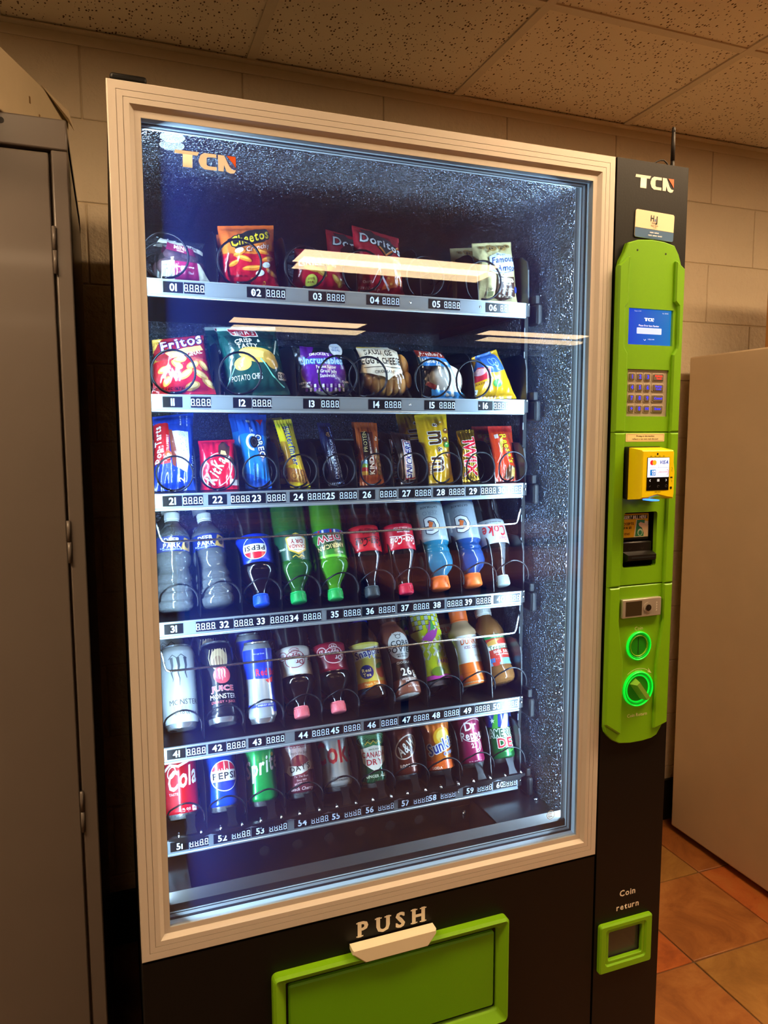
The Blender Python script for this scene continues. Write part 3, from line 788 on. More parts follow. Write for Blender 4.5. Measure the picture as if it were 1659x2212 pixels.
# card reader
M_yel = mat('#f6dc08', 0.33, 0, 'yellow_plastic', bump=0.03, bscale=300.0)
rd = Off().plate(rrect(0.9060, 0.9830, 1.3180, 1.4165, 0.004), -0.022, -0.009, mat('#0b0a09', 0.45, 0, 'reader_back')).build('card_reader', vm)
fr_o = [(0.9085, 1.3215), (0.9260, 1.3225), (0.9460, 1.3275), (0.9680, 1.3225), (0.9835, 1.3200), (0.9850, 1.3300), (0.9850, 1.3700), (0.9825, 1.3880), (0.9825, 1.4060), (0.9800, 1.4105), (0.9085, 1.4105)]
bk_o = [(0.9095, 1.3170), (0.9260, 1.3165), (0.9460, 1.3165), (0.9680, 1.3165), (0.9825, 1.3165), (0.9850, 1.3240), (0.9860, 1.3700), (0.9850, 1.3880), (0.9850, 1.4100), (0.9820, 1.4150), (0.9095, 1.4150)]
q = Off(); n = len(fr_o)
fi = inset(fr_o, 0.0022)
L = [[(x, -0.0600, z) for x, z in fi], [(x, -0.0580, z) for x, z in fr_o], [(x, -0.0215, z) for x, z in bk_o]]
fs = [tuple(range(n))]+[(k*n+i, (k+1)*n+i, (k+1)*n+(i+1) % n, k*n+(i+1) % n) for k in (0, 1) for i in range(n)]+[tuple(reversed(range(2*n, 3*n)))]
q.add([p for l in L for p in l], fs, M_yel); q.build('reader_shell', rd)
Off().box(0.9200, 0.9705, -0.0606, -0.0590, 1.3365, 1.3972, mat('#0a0908', 0.15, 0, 'reader_glass')).build('reader_window', rd)
wl = mat('#cfdcf6', 0.4, 0, 'reader_lcd', emit=0.85)
def le(h): return mat(h, 0.4, 0, 'lcd_ink', emit=0.75)
P = VP(-0.0607); P.r(0.9207, 1.3608, 0.9697, 1.3966, wl).r(0.9451, 1.3608, 0.9454, 1.3966, le('#6a7890')).r(0.9207, 1.3786, 0.9697, 1.3789, le('#6a7890'))
P.e(0.9305, 1.3878, 0.0046, 0.0046, le('#e0202a')).e(0.9358, 1.3878, 0.0046, 0.0046, le('#f0a020')).t('VISA', 0.9578, 1.3884, 0.0062, le('#1a2f8c'), sh=0.25)
P.r(0.9265, 1.3640, 0.9390, 1.3748, le('#1b74c8')).t('AM', 0.9340, 1.3718, 0.0036, le('#eef4ff')).t('EX', 0.9350, 1.3670, 0.0036, le('#eef4ff'))
P.t('DISCOVER', 0.9560, 1.3705, 0.0028, le('#a83828'), 0).o(0.9600, 1.3700, 0.0080, 0.0065, 0.0009, le('#d8502c'), a0=-60, a1=60, n=12)
wh = le('#e8e8e8')
P.l([(0.9275, 1.3570), (0.9255, 1.3550), (0.9275, 1.3530)], 0.0010, wh).l([(0.9625, 1.3570), (0.9645, 1.3550), (0.9625, 1.3530)], 0.0010, wh)
for dz in (-0.0017, 0, 0.0017): P.r(0.9428, 1.3546+dz, 0.9478, 1.3555+dz, wh)
P.l([(0.9250, 1.3430), (0.9275, 1.3455)], 0.0006, le('#4a4038')).o(0.9453, 1.3440, 0.002, 0.002, 0.0005, le('#4a4038'), a0=0, a1=270).o(0.9635, 1.3445, 0.0022, 0.0022, 0.0005, le('#4a4038'))
P.build('reader_display', rd)
P = VP(-0.0601)
P.e(0.9430, 1.4035, 0.0020, 0.0020, '#1a1204')
for k in range(4): P.r(0.9285+0.0095*k-0.0022, 1.3992, 0.9285+0.0095*k+0.0020, 1.4000, '#4a3a08')
P.build('indicator_marks', rd); P = VP(-0.0601); P.t('NAYAX', 0.9460, 1.3335, 0.0022, '#3a2c08'); P.build('reader_name', rd); P = VP(-0.0601); P.r(0.9738, 1.3585, 0.9790, 1.3610, '#1a1204').l([(0.9752, 1.3560), (0.9780, 1.3530), (0.9765, 1.3510)], 0.0006, '#1a1204').r(0.9738, 1.3400, 0.9785, 1.3425, '#1a1204').e(0.9762, 1.3395, 0.0020, 0.0018, '#1a1204').l([(0.9762, 1.3790), (0.9780, 1.3760), (0.9765, 1.3730), (0.9775, 1.3705)], 0.0006, '#1a1204')
P.build('reader_marks', rd)
Off().box(0.938, 0.955, -0.055, -0.030, 1.3160, 1.3180, mat('#2a60ff', 0.4, 0, 'reader_led', emit=5.0)).build('reader_lamp', rd)
# bill acceptor in its recess
ba = Off().box(0.9125, 0.991, 0.050, 0.054, 1.1835, 1.2905, mat('#060505', 0.5, 0, 'acceptor_back')).build('bill_acceptor', vm)
Off().box(0.9125, 0.9845, 0.006, 0.05, 1.2350, 1.2880, mat('#0a0908', 0.4, 0, 'acceptor_head')).build('acceptor_head', ba)
P = VP(0.0058); P.r(0.9180, 1.2395, 0.9830, 1.2862, '#d9a30f').r(0.9180, 1.2755, 0.9805, 1.2835, '#0c0b0a').t('INSERT BILL HERE', 0.9490, 1.2792, 0.0058, '#efe8d8', sh=0.15, wmax=0.058)
P.p([(0.9490, 1.2396), (0.9825, 1.2396), (0.9825, 1.2700), (0.9540, 1.2745)], '#d8c9a0').p([(0.9520, 1.2410), (0.9720, 1.2410), (0.9745, 1.2735), (0.9555, 1.2735)], '#2c7a4a').e(0.9640, 1.2490, 0.0062, 0.0070, '#bcd0a8').e(0.9640, 1.2480, 0.0042, 0.0048, '#2c7a4a')
P.p([(0.9830, 1.2400), (0.9830, 1.2620), (0.9740, 1.2660), (0.9640, 1.2690), (0.9590, 1.2655), (0.9610, 1.2610), (0.9680, 1.2570), (0.9760, 1.2400)], '#dcb98a').l([(0.9590, 1.2655), (0.9610, 1.2610), (0.9680, 1.2570)], 0.0008, '#1a120a')
P.t('ACCEPTS', 0.9330, 1.2665, 0.0045, '#15100a').t('$1 & $5', 0.9330, 1.2590, 0.0042, '#15100a').t('mei', 0.9330, 1.2475, 0.0062, '#15100a', 0)
P.build('acceptor_label', ba)
M_acc = mat('#181412', 0.32, 0, 'acceptor_plastic')
q = Off(); q.box(0.9150, 0.9885, -0.001, 0.05, 1.2085, 1.2320, M_acc, 0.003)
q.add([(0.9170, 0.004, 1.2150), (0.9885, 0.004, 1.2150), (0.9885, -0.014, 1.2075), (0.9220, -0.014, 1.2075), (0.9220, -0.014, 1.1975), (0.9885, -0.014, 1.1975), (0.9885, 0.004, 1.1900), (0.9170, 0.004, 1.1900)],
      [(0, 3, 2, 1), (3, 4, 5, 2), (4, 7, 6, 5), (0, 7, 4, 3), (1, 2, 5, 6), (0, 1, 6, 7)], M_acc); q.build('bill_slot', ba)
Off().box(0.9290, 0.9840, -0.0146, -0.008, 1.2010, 1.2040, mat('#000000', 0.8, 0, 'slot_dark')).build('slot_mouth', ba)
for x in (0.9355, 0.9650):
    P = VP(-0.0011); P.l([(x-0.0030, 1.2205), (x, 1.2160), (x+0.0030, 1.2205)], 0.0008, '#4a4038'); P.build('slot_arrow', ba)
# lock
lo = Off().box(0.9100, 1.0014, -0.0185, -0.009, 1.0855, 1.1222, mat('#bdb2a2', 0.22, 0.45, 'satin_chrome'), 0.0015).build('lock', vm)
Off().box(0.9165, 0.9545, -0.0189, -0.018, 1.0895, 1.1180, mat('#3c2f18', 0.5, 0.3, 'worn_brass')).build('lock_handle', lo)
q = Off().disc((0.9690, 1.1035), 0.0105, -0.0200, -0.018, mat('#bdb2a2', 0.22, 0.45, 'satin_chrome'), 24).disc((0.9690, 1.1035), 0.0062, -0.0215, -0.0195, mat('#5a5044', 0.25, 0.9, 'lock_core'), 20)
q.box(0.9683, 0.9697, -0.0218, -0.0210, 1.1000, 1.1070, mat('#050505', 0.8, 0, 'keyhole')); q.build('lock_cylinder', lo)
for k, dz in enumerate((-0.008, -0.003, 0.002, 0.007)):
    P = VP(-0.0187); P.l([(0.9885, 1.1038+dz), (0.9910, 1.1050+dz), (0.9892, 1.1066+dz)], 0.0007, '#efe8da'); P.build('stamped_mark', lo)
# lit coin entry and lit coin-return knob
M_glow = mat('#06ff3c', 0.3, 0, 'lit_green_ring', emit=0.55); M_gmid = mat('#0bb428', 0.25, 0, 'green_lens', emit=0.30); M_gdim = mat('#1f7d10', 0.3, 0, 'green_acrylic', emit=0.12)
def circ(cx, cz, r, n=40): return [(cx+r*math.cos(2*PI*k/n), cz+r*math.sin(2*PI*k/n)) for k in range(n)]
co = Off().disc((0.9558, 1.0262), 0.024, -0.0110, -0.0095, M_gdim, 40).build('coin_entry', vm)
Off().ring(circ(0.9558, 1.0262, 0.0268), circ(0.9558, 1.0262, 0.0226), -0.0135, -0.0095, M_gmid, 0.0008).build('ring_lens', co)
Off().ring(circ(0.9558, 1.0262, 0.0285), circ(0.9558, 1.0262, 0.0262), -0.0150, -0.0095, M_glow, 0.0010).build('lit_ring', co)
Off().ring(circ(0.9558, 1.0262, 0.0215), circ(0.9558, 1.0262, 0.0195), -0.0135, -0.0095, M_grn, 0.0006).build('entry_rim', co)
Off().box(0.9546, 0.9560, -0.0114, -0.0105, 1.0095, 1.0430, mat('#041a02', 0.7, 0, 'coin_slot')).build('coin_slot', co)
kn = Off().disc((0.9575, 0.9390), 0.030, -0.0108, -0.0095, M_gdim, 40).build('coin_return_knob', vm)
Off().ring(circ(0.9575, 0.9390, 0.0330), circ(0.9575, 0.9390, 0.0288), -0.0135, -0.0095, M_gmid, 0.0008).build('ring_lens', kn)
Off().ring(circ(0.9575, 0.9390, 0.0352), circ(0.9575, 0.9390, 0.0326), -0.0155, -0.0095, M_glow, 0.0010).build('lit_ring', kn)
Off().ring(circ(0.9575, 0.9390, 0.0285), circ(0.9575, 0.9390, 0.0255), -0.0125, -0.0095, M_glow, 0.0008).build('lit_ring', kn)
a = math.radians(-52); ux = Vector((math.cos(a), 0, math.sin(a))); uz = Vector((-math.sin(a), 0, math.cos(a))); cc = Vector((0.9575, 0, 0.9390))
vs = [cc+ux*sx*l+uz*sz*w_+Vector((0, y, 0)) for y, l, w_ in ((-0.0105, 0.021, 0.0085), (-0.0290, 0.021, 0.0042)) for sx, sz in ((-1, -1), (1, -1), (1, 1), (-1, 1))]
Off().add(vs, [(4, 5, 6, 7), (0, 1, 5, 4), (1, 2, 6, 5), (2, 3, 7, 6), (3, 0, 4, 7), (3, 2, 1, 0)], mat('#7fa83a', 0.35, 0, 'knob_plastic')).build('knob_bar', kn)
tw = '#e8d8a8'
P = VP(-0.0102); P.t('Coin', 0.9558, 1.0610, 0.0070, tw, 0, sp=0.1); P.build('coin_lettering', vm)
P = VP(-0.0102); P.t('Coin Return', 0.9590, 0.8850, 0.0066, tw, 0, sp=0.08); P.build('coin_return_lettering', vm)
P = VP(-0.0102); P.o(0.9590, 0.9380, 0.0415, 0.0415, 0.0010, tw, a0=50, a1=130, n=14)
P.p([(0.9905, 0.9665), (0.9815, 0.9790), (0.9840, 0.9710), (0.9790, 0.9705)], tw).t('clockwise', 0.9590, 0.9768, 0.0030, tw, 0, arc=0.0018)
P.build('turn_arrow', vm)

# ------------------------------------------------------------------ trays
ZS = [1.691, 1.497, 1.325, 1.096, 0.864, 0.687]
TYF = 0.176
NUMX = [[.109, .251, .363, .474, .601, .725], [.102, .222, .350, .477, .593, .711],
        [.096, .174, .244, .322, .384, .457, .539, .613, .685, .751], [.091, .180, .247, .310, .390, .462, .536, .606, .677, .752],
        [.088, .161, .235, .324, .388, .464, .539, .605, .677, .746], [.088, .166, .237, .320, .388, .459, .537, .598, .685, .757]]
PROFF = {'11': .048, '22': .041, '23': .037, '26': .044, '31': .056, '38': .040, '04': .033, '05': .034, '06': .034, '14': .034, '15': .033, '16': .036, '46': .038, '47': .033}
DIVX = [[.186, .313, .446, .577, .703], [.187, .326, .450, .579, .697]] + [[.1405+.0757*k for k in range(9)]]*4
DIVH = [.105, .100, .088, .118, .122, .115]
COILX = [[.099, .225, .345, .455, .583, .710], [.106, .222, .405, .465, .600, .690]] + [[.1025+.0757*k for k in range(10)]]*4
COILR = [.038, .037, .031, .032, .032, .032]
M_plate = mat('#0a0c10', 0.25, 0, 'tag_black'); M_dig = mat('#cfe3ff', 0.5, 0, 'tag_white', emit=0.10)
M_lip = mat('#b4bec6', 0.28, 0.7, 'strip_lip')
seg_me = None
for r in range(6):
    zc = ZS[r]; zf = zc+0.0140
    tr = Off().box(0.060, 0.812, TYF+0.004, 0.66, zf-0.002, zf, M_blk2).box(0.060, 0.812, TYF+0.002, TYF+0.006, zc-0.012, zf, M_blk2).box(0.060, 0.812, 0.655, 0.66, zf, zf+0.09, M_blk2).build('shelf_tray', vm)
    Off().box(0.056, 0.801, TYF-0.001, TYF+0.003, zc-0.0140, zc+0.0135, M_strip).build('price_strip', tr)
    Off().box(0.056, 0.801, TYF-0.0030, TYF+0.003, zc-0.0165, zc-0.0120, M_lip, 0.001, 1).box(0.056, 0.801, TYF-0.0020, TYF+0.003, zc+0.0120, zc+0.0138, M_lip).build('strip_lip', tr)
    # side bracket and its clip
    hb = DIVH[r]*0.95
    q = Off(); yz = [(0.186, zf-0.02), (0.62, zf-0.02), (0.62, zf+hb), (0.215, zf+hb), (0.196, zf+hb-0.012), (0.190, zf+hb-0.03)]
    n = len(yz); q.add([(0.813, y, z) for y, z in yz]+[(0.816, y, z) for y, z in yz], [tuple(range(n)), tuple(reversed(range(n, 2*n)))]+[(i, n+i, n+(i+1) % n, (i+1) % n) for i in range(n)], M_blk2)
    q.build('side_bracket', tr)
    Off().box(0.817, 0.831, 0.158, 0.196, zc-0.030, zc+0.012, M_blk, 0.005).box(0.8175, 0.828, 0.166, 0.196, zc+0.012, zc+0.030, M_blk, 0.002).build('tray_clip', tr)
    Off().tube([(0.8085, TYF-0.002, zf-0.002), (0.8085, TYF+0.003, zf-0.002)], 0.0022, M_chr, 10).build('screw', tr)
    for i, x in enumerate(NUMX[r]):
        no = '%d%d' % (r, (i+1)) if i < 9 else '%d0' % (r+1)
        if r == 0: no = '0%d' % (i+1)
        P = VP(TYF-0.0012); P.r(x-0.0165, zc-0.0085, x+0.0165, zc+0.0100, M_plate).t(no, x, zc+0.0006, 0.0118, M_dig, 1, sp=0.07, wmax=0.024)
        P.build('number_tag', tr)
        xp = x+PROFF.get(no, 0.0355)
        if xp+0.02 > 0.80: xp = 0.781
        P = VP(TYF-0.0012); P.n = 3; P.r(xp-0.0175, zc-0.0085, xp+0.0170, zc+0.0100, M_plate); seg8(P, xp-0.0005, zc+0.0006, 0.0122, M_dig, 4); P.build('price_tag', tr)
    for i in range(5):
        x = 0.185+0.15*i if r < 2 else 0.142+0.151*i
        Off().tube([(x+0.062, TYF-0.0016, zc+0.001), (x+0.062, TYF+0.001, zc+0.001)], 0.0026, M_chr, 10).build('screw', tr)
    # dividers
    h = DIVH[r]
    for x in DIVX[r]:
        yz = [(0.192, zf), (0.64, zf), (0.64, zf+h), (0.262, zf+h), (0.240, zf+h-0.003), (0.222, zf+h-0.013), (0.210, zf+h-0.030), (0.202, zf+h*0.55)]
        n = len(yz); q = Off()
        q.add([(x-0.0008, y, z) for y, z in yz]+[(x+0.0008, y, z) for y, z in yz], [tuple(range(n)), tuple(reversed(range(n, 2*n)))]+[(i, n+i, n+(i+1) % n, (i+1) % n) for i in range(n)], M_blk2)
        q.build('divider', tr)
    # springs
    R = COILR[r]
    for x in COILX[r]:
        pts = []; st = -100 if r < 3 else -18; tot = 3.6
        N = int(tot*26)
        for k in range(N+1):
            tt = k/26.0; th = math.radians(st)+2*PI*tt
            y = 0.182+0.010*min(tt, 0.8) + max(0, tt-0.8)*0.085 if r < 3 else 0.171+0.014*min(tt, 0.40)+0.17*max(0, min(tt, 0.85)-0.40)+max(0, tt-0.85)*0.085
            pts.append((x+R*math.cos(th), y, zf+R+0.003+R*math.sin(th)))
        Off().tube(pts, 0.0021 if r < 2 else 0.0017, M_wire, 6).build('spring', tr)
    if r in (3, 4):
        zr = {3: 1.2555, 4: 1.0230}[r]; top = {3: 1.288, 4: 1.060}[r]; xs = 0.790; xl = 0.070
        pts = [(xl-0.004, 0.26, top), (xl-0.004, 0.180, top), (xl-0.002, 0.170, top-0.003), (xl-0.001, 0.167, top-0.008), (xl+0.003, 0.166, zr+0.008), (xl+0.006, 0.166, zr+0.002), (xl+0.012, 0.166, zr), (0.43, 0.166, zr-0.0005), (xs-0.014, 0.166, zr), (xs-0.008, 0.166, zr+0.002), (xs-0.005, 0.166, zr+0.008), (xs, 0.167, top-0.008), (xs+0.003, 0.170, top-0.002), (xs+0.010, 0.178, top), (xs+0.022, 0.20, top)]
        Off().tube(pts, 0.0022, M_chr, 8).build('guard_rail', tr)
    if r == 5:
        # toe plate with wedge supports that stop the cans
        for i in range(10):
            x = COILX[5][i]+0.004
            e0 = 0.0185
            pl = [(x-e0, zc+0.0060), (x+e0, zc+0.0060), (x+e0, zc+0.010), (x+0.0378, zc+0.0145), (x+0.0378, zf+0.004), (x-0.0378, zf+0.004), (x-0.0378, zc+0.0145), (x-e0, zc+0.010)]
            Off().plate(pl, TYF-0.0045, TYF+0.004, M_blk2).build('toe_plate', tr)
            for dx in (-0.019, 0.021): Off().tube([(x+dx, TYF-0.004, zf+0.0045), (x+dx, TYF+0.004, zf+0.0085)], 0.0026, M_chr, 10).build('screw', tr)
            xa = x+0.004
            S = [((-0.013, 0.013), TYF-0.0030, zf-0.004), ((-0.0065, 0.0075), TYF+0.010, zf+0.014), ((-0.0085, 0.0090), TYF+0.022, zf+0.032)]
            vs = []; 
            for (a0, a1), y, z in S: vs += [(xa+a0, y, z), (xa+a1, y, z), (xa+a0, y+0.003, z-0.001), (xa+a1, y+0.003, z-0.001)]
            fs = []
            for k in (0, 1):
                a_, b_ = 4*k, 4*k+4
                fs += [(a_, a_+1, b_+1, b_), (a_+2, b_+2, b_+3, a_+3), (a_, b_, b_+2, a_+2), (a_+1, a_+3, b_+3, b_+1)]
            fs += [(0, 2, 3, 1), (8, 9, 11, 10)]
            Off().add(vs, fs, mat('#1b1b1e', 0.2, 0.5, 'wedge_steel')).build('wedge_support', tr)
# perforated posts
for px in (0.8330,):
    po = Off().box(px, px+0.0085, 0.232, 0.246, LZ0, 1.745, M_blk).build('slotted_post', vm)
    for k in range(21): Off().box(px-0.0004, px+0.0010, 0.2315, 0.2335, 0.70+0.05*k, 0.715+0.05*k, M_alub).build('slot', po)

# ------------------------------------------------------------------ things on the machine
an = empty('antenna', (1.0255, 0.024, 1.9400))
MB().lathe([(0, .0105), (.002, .0105), (.0045, .0085), (.006, .0045), (.012, .0040), (.0185, .0036)], mat('#1a1613', 0.5, 0, 'antenna_rubber'), 20).build('magnet_base', an)
MB().lathe([(.018, .0040), (.068, .0036), (.0685, .0032), (.0705, .0032), (.071, .0036), (.0785, .0033), (.0795, .0022)], mat('#221c18', 0.5, 0, 'antenna_sleeve'), 16).build('mast', an)
MB().tube([(-0.008, 0.0, 0.004), (-0.012, 0.001, 0.013), (-0.018, 0.003, 0.0185), (-0.026, 0.005, 0.0180), (-0.036, 0.008, 0.013), (-0.046, 0.012, 0.006), (-0.055, 0.03, 0.0015), (-0.06, 0.08, 0.0015)], 0.0013, mat('#14110f', 0.5, 0, 'cable'), 8).build('cable', an)
tag(an, 'short black whip antenna with curled cable on top of the payment column', 'antenna')
bc = empty('business_card', (0.9672, -0.0012, 1.8268), (0, math.radians(2.0), 0))
MB().plate(rrect(-0.0445, 0.0445, -0.0245, 0.0250, 0.004), -0.0006, 0.0006, mat('#f0d9b4', 0.55, 0, 'card_stock')).build('card', bc)
P = Print(plane_xz(-0.0006), du=None)
P.polys([rrect(-0.0445, 0.0445, -0.0245, -0.0085, 0.0038)], '#456a94').r(-0.0445, -0.0130, 0.0445, -0.0078, '#456a94').r(-0.0445, -0.0078, 0.0445, -0.0072, '#2a2a2a')
P.t('H', -0.0065, 0.0125, 0.0105, '#1c2430', 1, sx=.75).t('J', 0.0030, 0.0115, 0.0110, '#1c2430', 1, sx=.9).r(-0.0010, 0.0070, 0.0012, 0.0120, '#3a78b0').t('VENDING', -0.0010, 0.0042, 0.0020, '#1c2430', 1)
for cx_, cz_, ww, hh, cc_ in ((-0.0010, -0.0005, 0.016, 0.0022, '#8a7a62'), (-0.0010, -0.0045, 0.008, 0.0014, '#8a7a62'), (-0.0005, -0.0135, 0.022, 0.0024, '#eef2f6'), (0.0, -0.0190, 0.031, 0.0022, '#eef2f6')):
    n_ = int(ww/0.0016)   # lines too blurred to read
    for k in range(n_):
        if k % 7 == 5: continue
        xx = cx_-ww/2+ww*k/n_; P.r(xx, cz_-hh*(0.35+0.25*((k*37) % 5)/5), xx+0.0011, cz_+hh*(0.35+0.25*((k*23) % 5)/5), cc_)
P.build('card_print', bc)
tag(bc, 'cream and blue business card tucked above the lime green fascia', 'business card')
tag(vm, 'tall black vending machine with champagne glass door frame and lime green payment column', 'vending machine')

# ------------------------------------------------------------------ bags and bars
def ss(a, b, x):
    t = max(0.0, min(1.0, (x-a)/(b-a))); return t*t*(3-2*t)
def bag_fn(quad, T, cr=0.06, seed=0.0, wr=0.0016, pinch=0.05, pw=2.2, ex=0.55, sag=0.0):
    """pillow pack: quad corners TL TR BL BR as (x, z), half depth T, flat crimps of height cr"""
    TL, TR, BL, BR = quad
    def f(u, v, off, side=-1):
        s, t = u, v
        xl = BL[0]+(TL[0]-BL[0])*t; xr = BR[0]+(TR[0]-BR[0])*t
        zl = BL[1]+(TL[1]-BL[1])*t; zr = BR[1]+(TR[1]-BR[1])*t
        k = (t-cr)/(1-2*cr)
        g = math.sin(PI*max(0.0, min(1.0, k)))**ex if 0 < k < 1 else 0.0
        if k < 0.5: g = g*(1-sag)+sag*g**0.5
        e = max(0.0, 1-abs(s)**pw)**0.55
        x = (xl+xr)/2+(xr-xl)/2*s*(1-pinch*g)
        z = zl+(zr-zl)*(s+1)/2
        d = T*g*e
        n = noise.noise(Vector((s*2.3+seed, t*3.1-seed, seed*1.7)))*wr*2.2*min(1, g*1.5)*e
        n += wr*0.8*math.sin(s*19+seed*5+3*noise.noise(Vector((s*2, t*2, seed))))*(ss(0.30, 0.02, min(k, 1-k))+0.15)*min(1.0, 0.3+g)*(1-abs(s)**4)
        return (x, side*(d+n+0.0006)+(off*side), z)
    return f
def bag_mesh(f, m, nu=28, nv=36, sub=None):
    mb = MB(); vs = []; fs = []
    for side in (-1, 1):
        for j in range(nv+1):
            for i in range(nu+1):
                vs.append(f(-1+2*i/nu, j/nv, 0, side))
    N = (nu+1)*(nv+1)
    def id(s, i, j): return s*N+j*(nu+1)+i
    for j in range(nv):
        for i in range(nu):
            fs.append((id(0, i, j), id(0, i+1, j), id(0, i+1, j+1), id(0, i, j+1)))
            fs.append((id(1, i, j), id(1, i, j+1), id(1, i+1, j+1), id(1, i+1, j)))
    for j in range(nv):
        fs.append((id(0, 0, j), id(0, 0, j+1), id(1, 0, j+1), id(1, 0, j)))
        fs.append((id(0, nu, j), id(1, nu, j), id(1, nu, j+1), id(0, nu, j+1)))
    for i in range(nu):
        fs.append((id(0, i, 0), id(1, i, 0), id(1, i+1, 0), id(0, i+1, 0)))
        fs.append((id(0, i, nv), id(0, i+1, nv), id(1, i+1, nv), id(1, i, nv)))
    return mb.add(vs, fs, m, True)
def blob(mb, c, r, m, seed=0.0, amp=0.18, n=12, sc=1.6):
    """lumpy rounded food shape"""
    vs = []; fs = []; N = n*2
    for j in range(n+1):
        ph = PI*j/n
        for i in range(N):
            th = 2*PI*i/N
            d = Vector((math.sin(ph)*math.cos(th), math.sin(ph)*math.sin(th), math.cos(ph)))
            k = 1+amp*noise.noise(d*sc+Vector((seed, seed, seed)))
            vs.append((c[0]+d.x*r[0]*k, c[1]+d.y*r[1]*k, c[2]+d.z*r[2]*k))
    for j in range(n):
        for i in range(N): fs.append((j*N+i, (j+1)*N+i, (j+1)*N+(i+1) % N, j*N+(i+1) % N))
    mb.add(vs, fs, m, True)
M_clear = None
def clear_film():
    global M_clear
    if M_clear: return M_clear
    m = bpy.data.materials.new('clear_wrapper'); m.use_nodes = True; nt = m.node_tree; nt.nodes.clear(); M_clear = m
    out = nt.nodes.new('ShaderNodeOutputMaterial'); tr = nt.nodes.new('ShaderNodeBsdfTransparent'); tr.inputs[0].default_value = (0.86, 0.88, 0.90, 1)
    gl = nt.nodes.new('ShaderNodeBsdfGlossy'); gl.inputs['Roughness'].default_value = 0.12
    lw = nt.nodes.new('ShaderNodeLayerWeight'); lw.inputs['Blend'].default_value = 0.45
    tc = nt.nodes.new('ShaderNodeTexCoord'); n = nt.nodes.new('ShaderNodeTexNoise'); n.inputs['Scale'].default_value = 45; nt.links.new(tc.outputs['Object'], n.inputs['Vector'])
    bp = nt.nodes.new('ShaderNodeBump'); bp.inputs['Strength'].default_value = 0.8; bp.inputs['Distance'].default_value = 0.003
    nt.links.new(n.outputs['Fac'], bp.inputs['Height'])
    for s in (gl, lw): nt.links.new(bp.outputs['Normal'], s.inputs['Normal'])
    ma = nt.nodes.new('ShaderNodeMath'); ma.operation = 'MULTIPLY_ADD'; ma.inputs[1].default_value = 0.35; ma.inputs[2].default_value = 0.10
    nt.links.new(lw.outputs['Facing'], ma.inputs[0])
    mx = nt.nodes.new('ShaderNodeMixShader'); nt.links.new(ma.outputs[0], mx.inputs[0]); nt.links.new(tr.outputs[0], mx.inputs[1]); nt.links.new(gl.outputs[0], mx.inputs[2])
    nt.links.new(mx.outputs[0], out.inputs[0]); return m
LEAN = {0: 10, 1: 14, 2: 24}
def bag(row, quad, T, m, name, label, cat, art=None, group=None, y0=0.212, cr=0.06, pinch=0.05, wr=0.0021, pw=2.2, ex=0.55, seed=None, food=None, sag=0.0, trim=None, roll=None):
    zf = ZS[row]+0.0140
    xc = (quad[2][0]+quad[3][0])/2
    b0 = min(quad[2][1], quad[3][1])
    q = [(x-xc, z-b0) for x, z in quad]
    root = empty(name, (xc, y0+T*0.3, zf+0.0012), (-math.radians(LEAN[row]), 0, 0))
    seed = seed if seed is not None else xc*37+row
    f = bag_fn(q, T, cr, seed, wr, pinch, pw, ex, sag)
    bag_mesh(f, m).build('wrapper', root)
    W = ((q[1][0]-q[0][0])+(q[3][0]-q[2][0]))/2; H = ((q[0][1]+q[1][1])-(q[2][1]+q[3][1]))/2
    if art:
        P = Print(lambda u, v, o: f(max(-1, min(1, u/(W/2))), max(0, min(1, v/H)), o), du=W/28, dv=H/36, lift=0.0004, step=0.00010, mk=film)
        art(P, W, H); P.build('printed_front', root)
    if trim:
        P = Print(lambda u, v, o: f(max(-1, min(1, u/(W/2))), max(0, min(1, v/H)), o), du=W/28, dv=H/36, lift=0.0003, mk=film)
        for v0, v1, c in trim: P.r(-W/2, H*v0, W/2, H*v1, c)
        P.build('crimp', root)
    if food: food(root, W, H)
    tag(root, label, cat, group)
    return root
def behind(root, dy, label, dx=0.0, dz=0.0):
    c = copy_tree(root); c.location = (root.location.x+dx, root.location.y+dy, root.location.z+dz); c['label'] = label; return c

# ---- top tray
def food01(root, W, H):
    for i, (x, z) in enumerate(((-.026, .030), (.000, .034), (.024, .028), (-.014, .052), (.012, .052))):
        mb = MB(); blob(mb, (x, 0, z), (.017, .011, .015), mat('#6b4a52', 0.7, 0, 'muffin_crumb', bump=0.5, bscale=120.0, vary=0.3, vscale=60.0), i); mb.build('muffin', root)
def art01(P, W, H):
    P.p([(-.042, .066), (.040, .050), (.042, .058), (-.034, .076)], '#b0aca4').t('ntens', .020, .0605, .0055, '#1c1a1c', rot=-11, sh=.2).p([(-.024, .066), (.022, .057), (.026, .042), (-.028, .052)], '#841840').t('MINI', -.002, .0565, .0070, '#f2e4ea', rot=-11, sp=.14).t('MUFFINS', -.002, .0500, .0022, '#f2e4ea', rot=-11)
    P.r(-.036, .004, -.014, .032, '#a8a498').r(-.014, .003, .026, .031, '#8e1c4a').p([(.026, .003), (.045, .001), (.030, .030), (.026, .031)], '#a8a498')
    P.t('BUTTER & APPLE', .006, .0225, .0022, '#f0dfe6').t('Love', -.004, .0150, .0040, '#f0dfe6', 0, sh=.3).t('filled', .013, .0140, .0034, '#f0dfe6', 0, sh=.3).t('NET WT', -.026, .0250, .0024, '#222222', 0).t('1.75 oz', -.026, .0200, .0022, '#222222', 0)
    P.l([(-.024, .008), (-.026, .016), (-.023, .022)], .001, '#f6f6f4').l([(-.022, .008), (-.018, .016), (-.016, .020)], .001, '#f6f6f4')
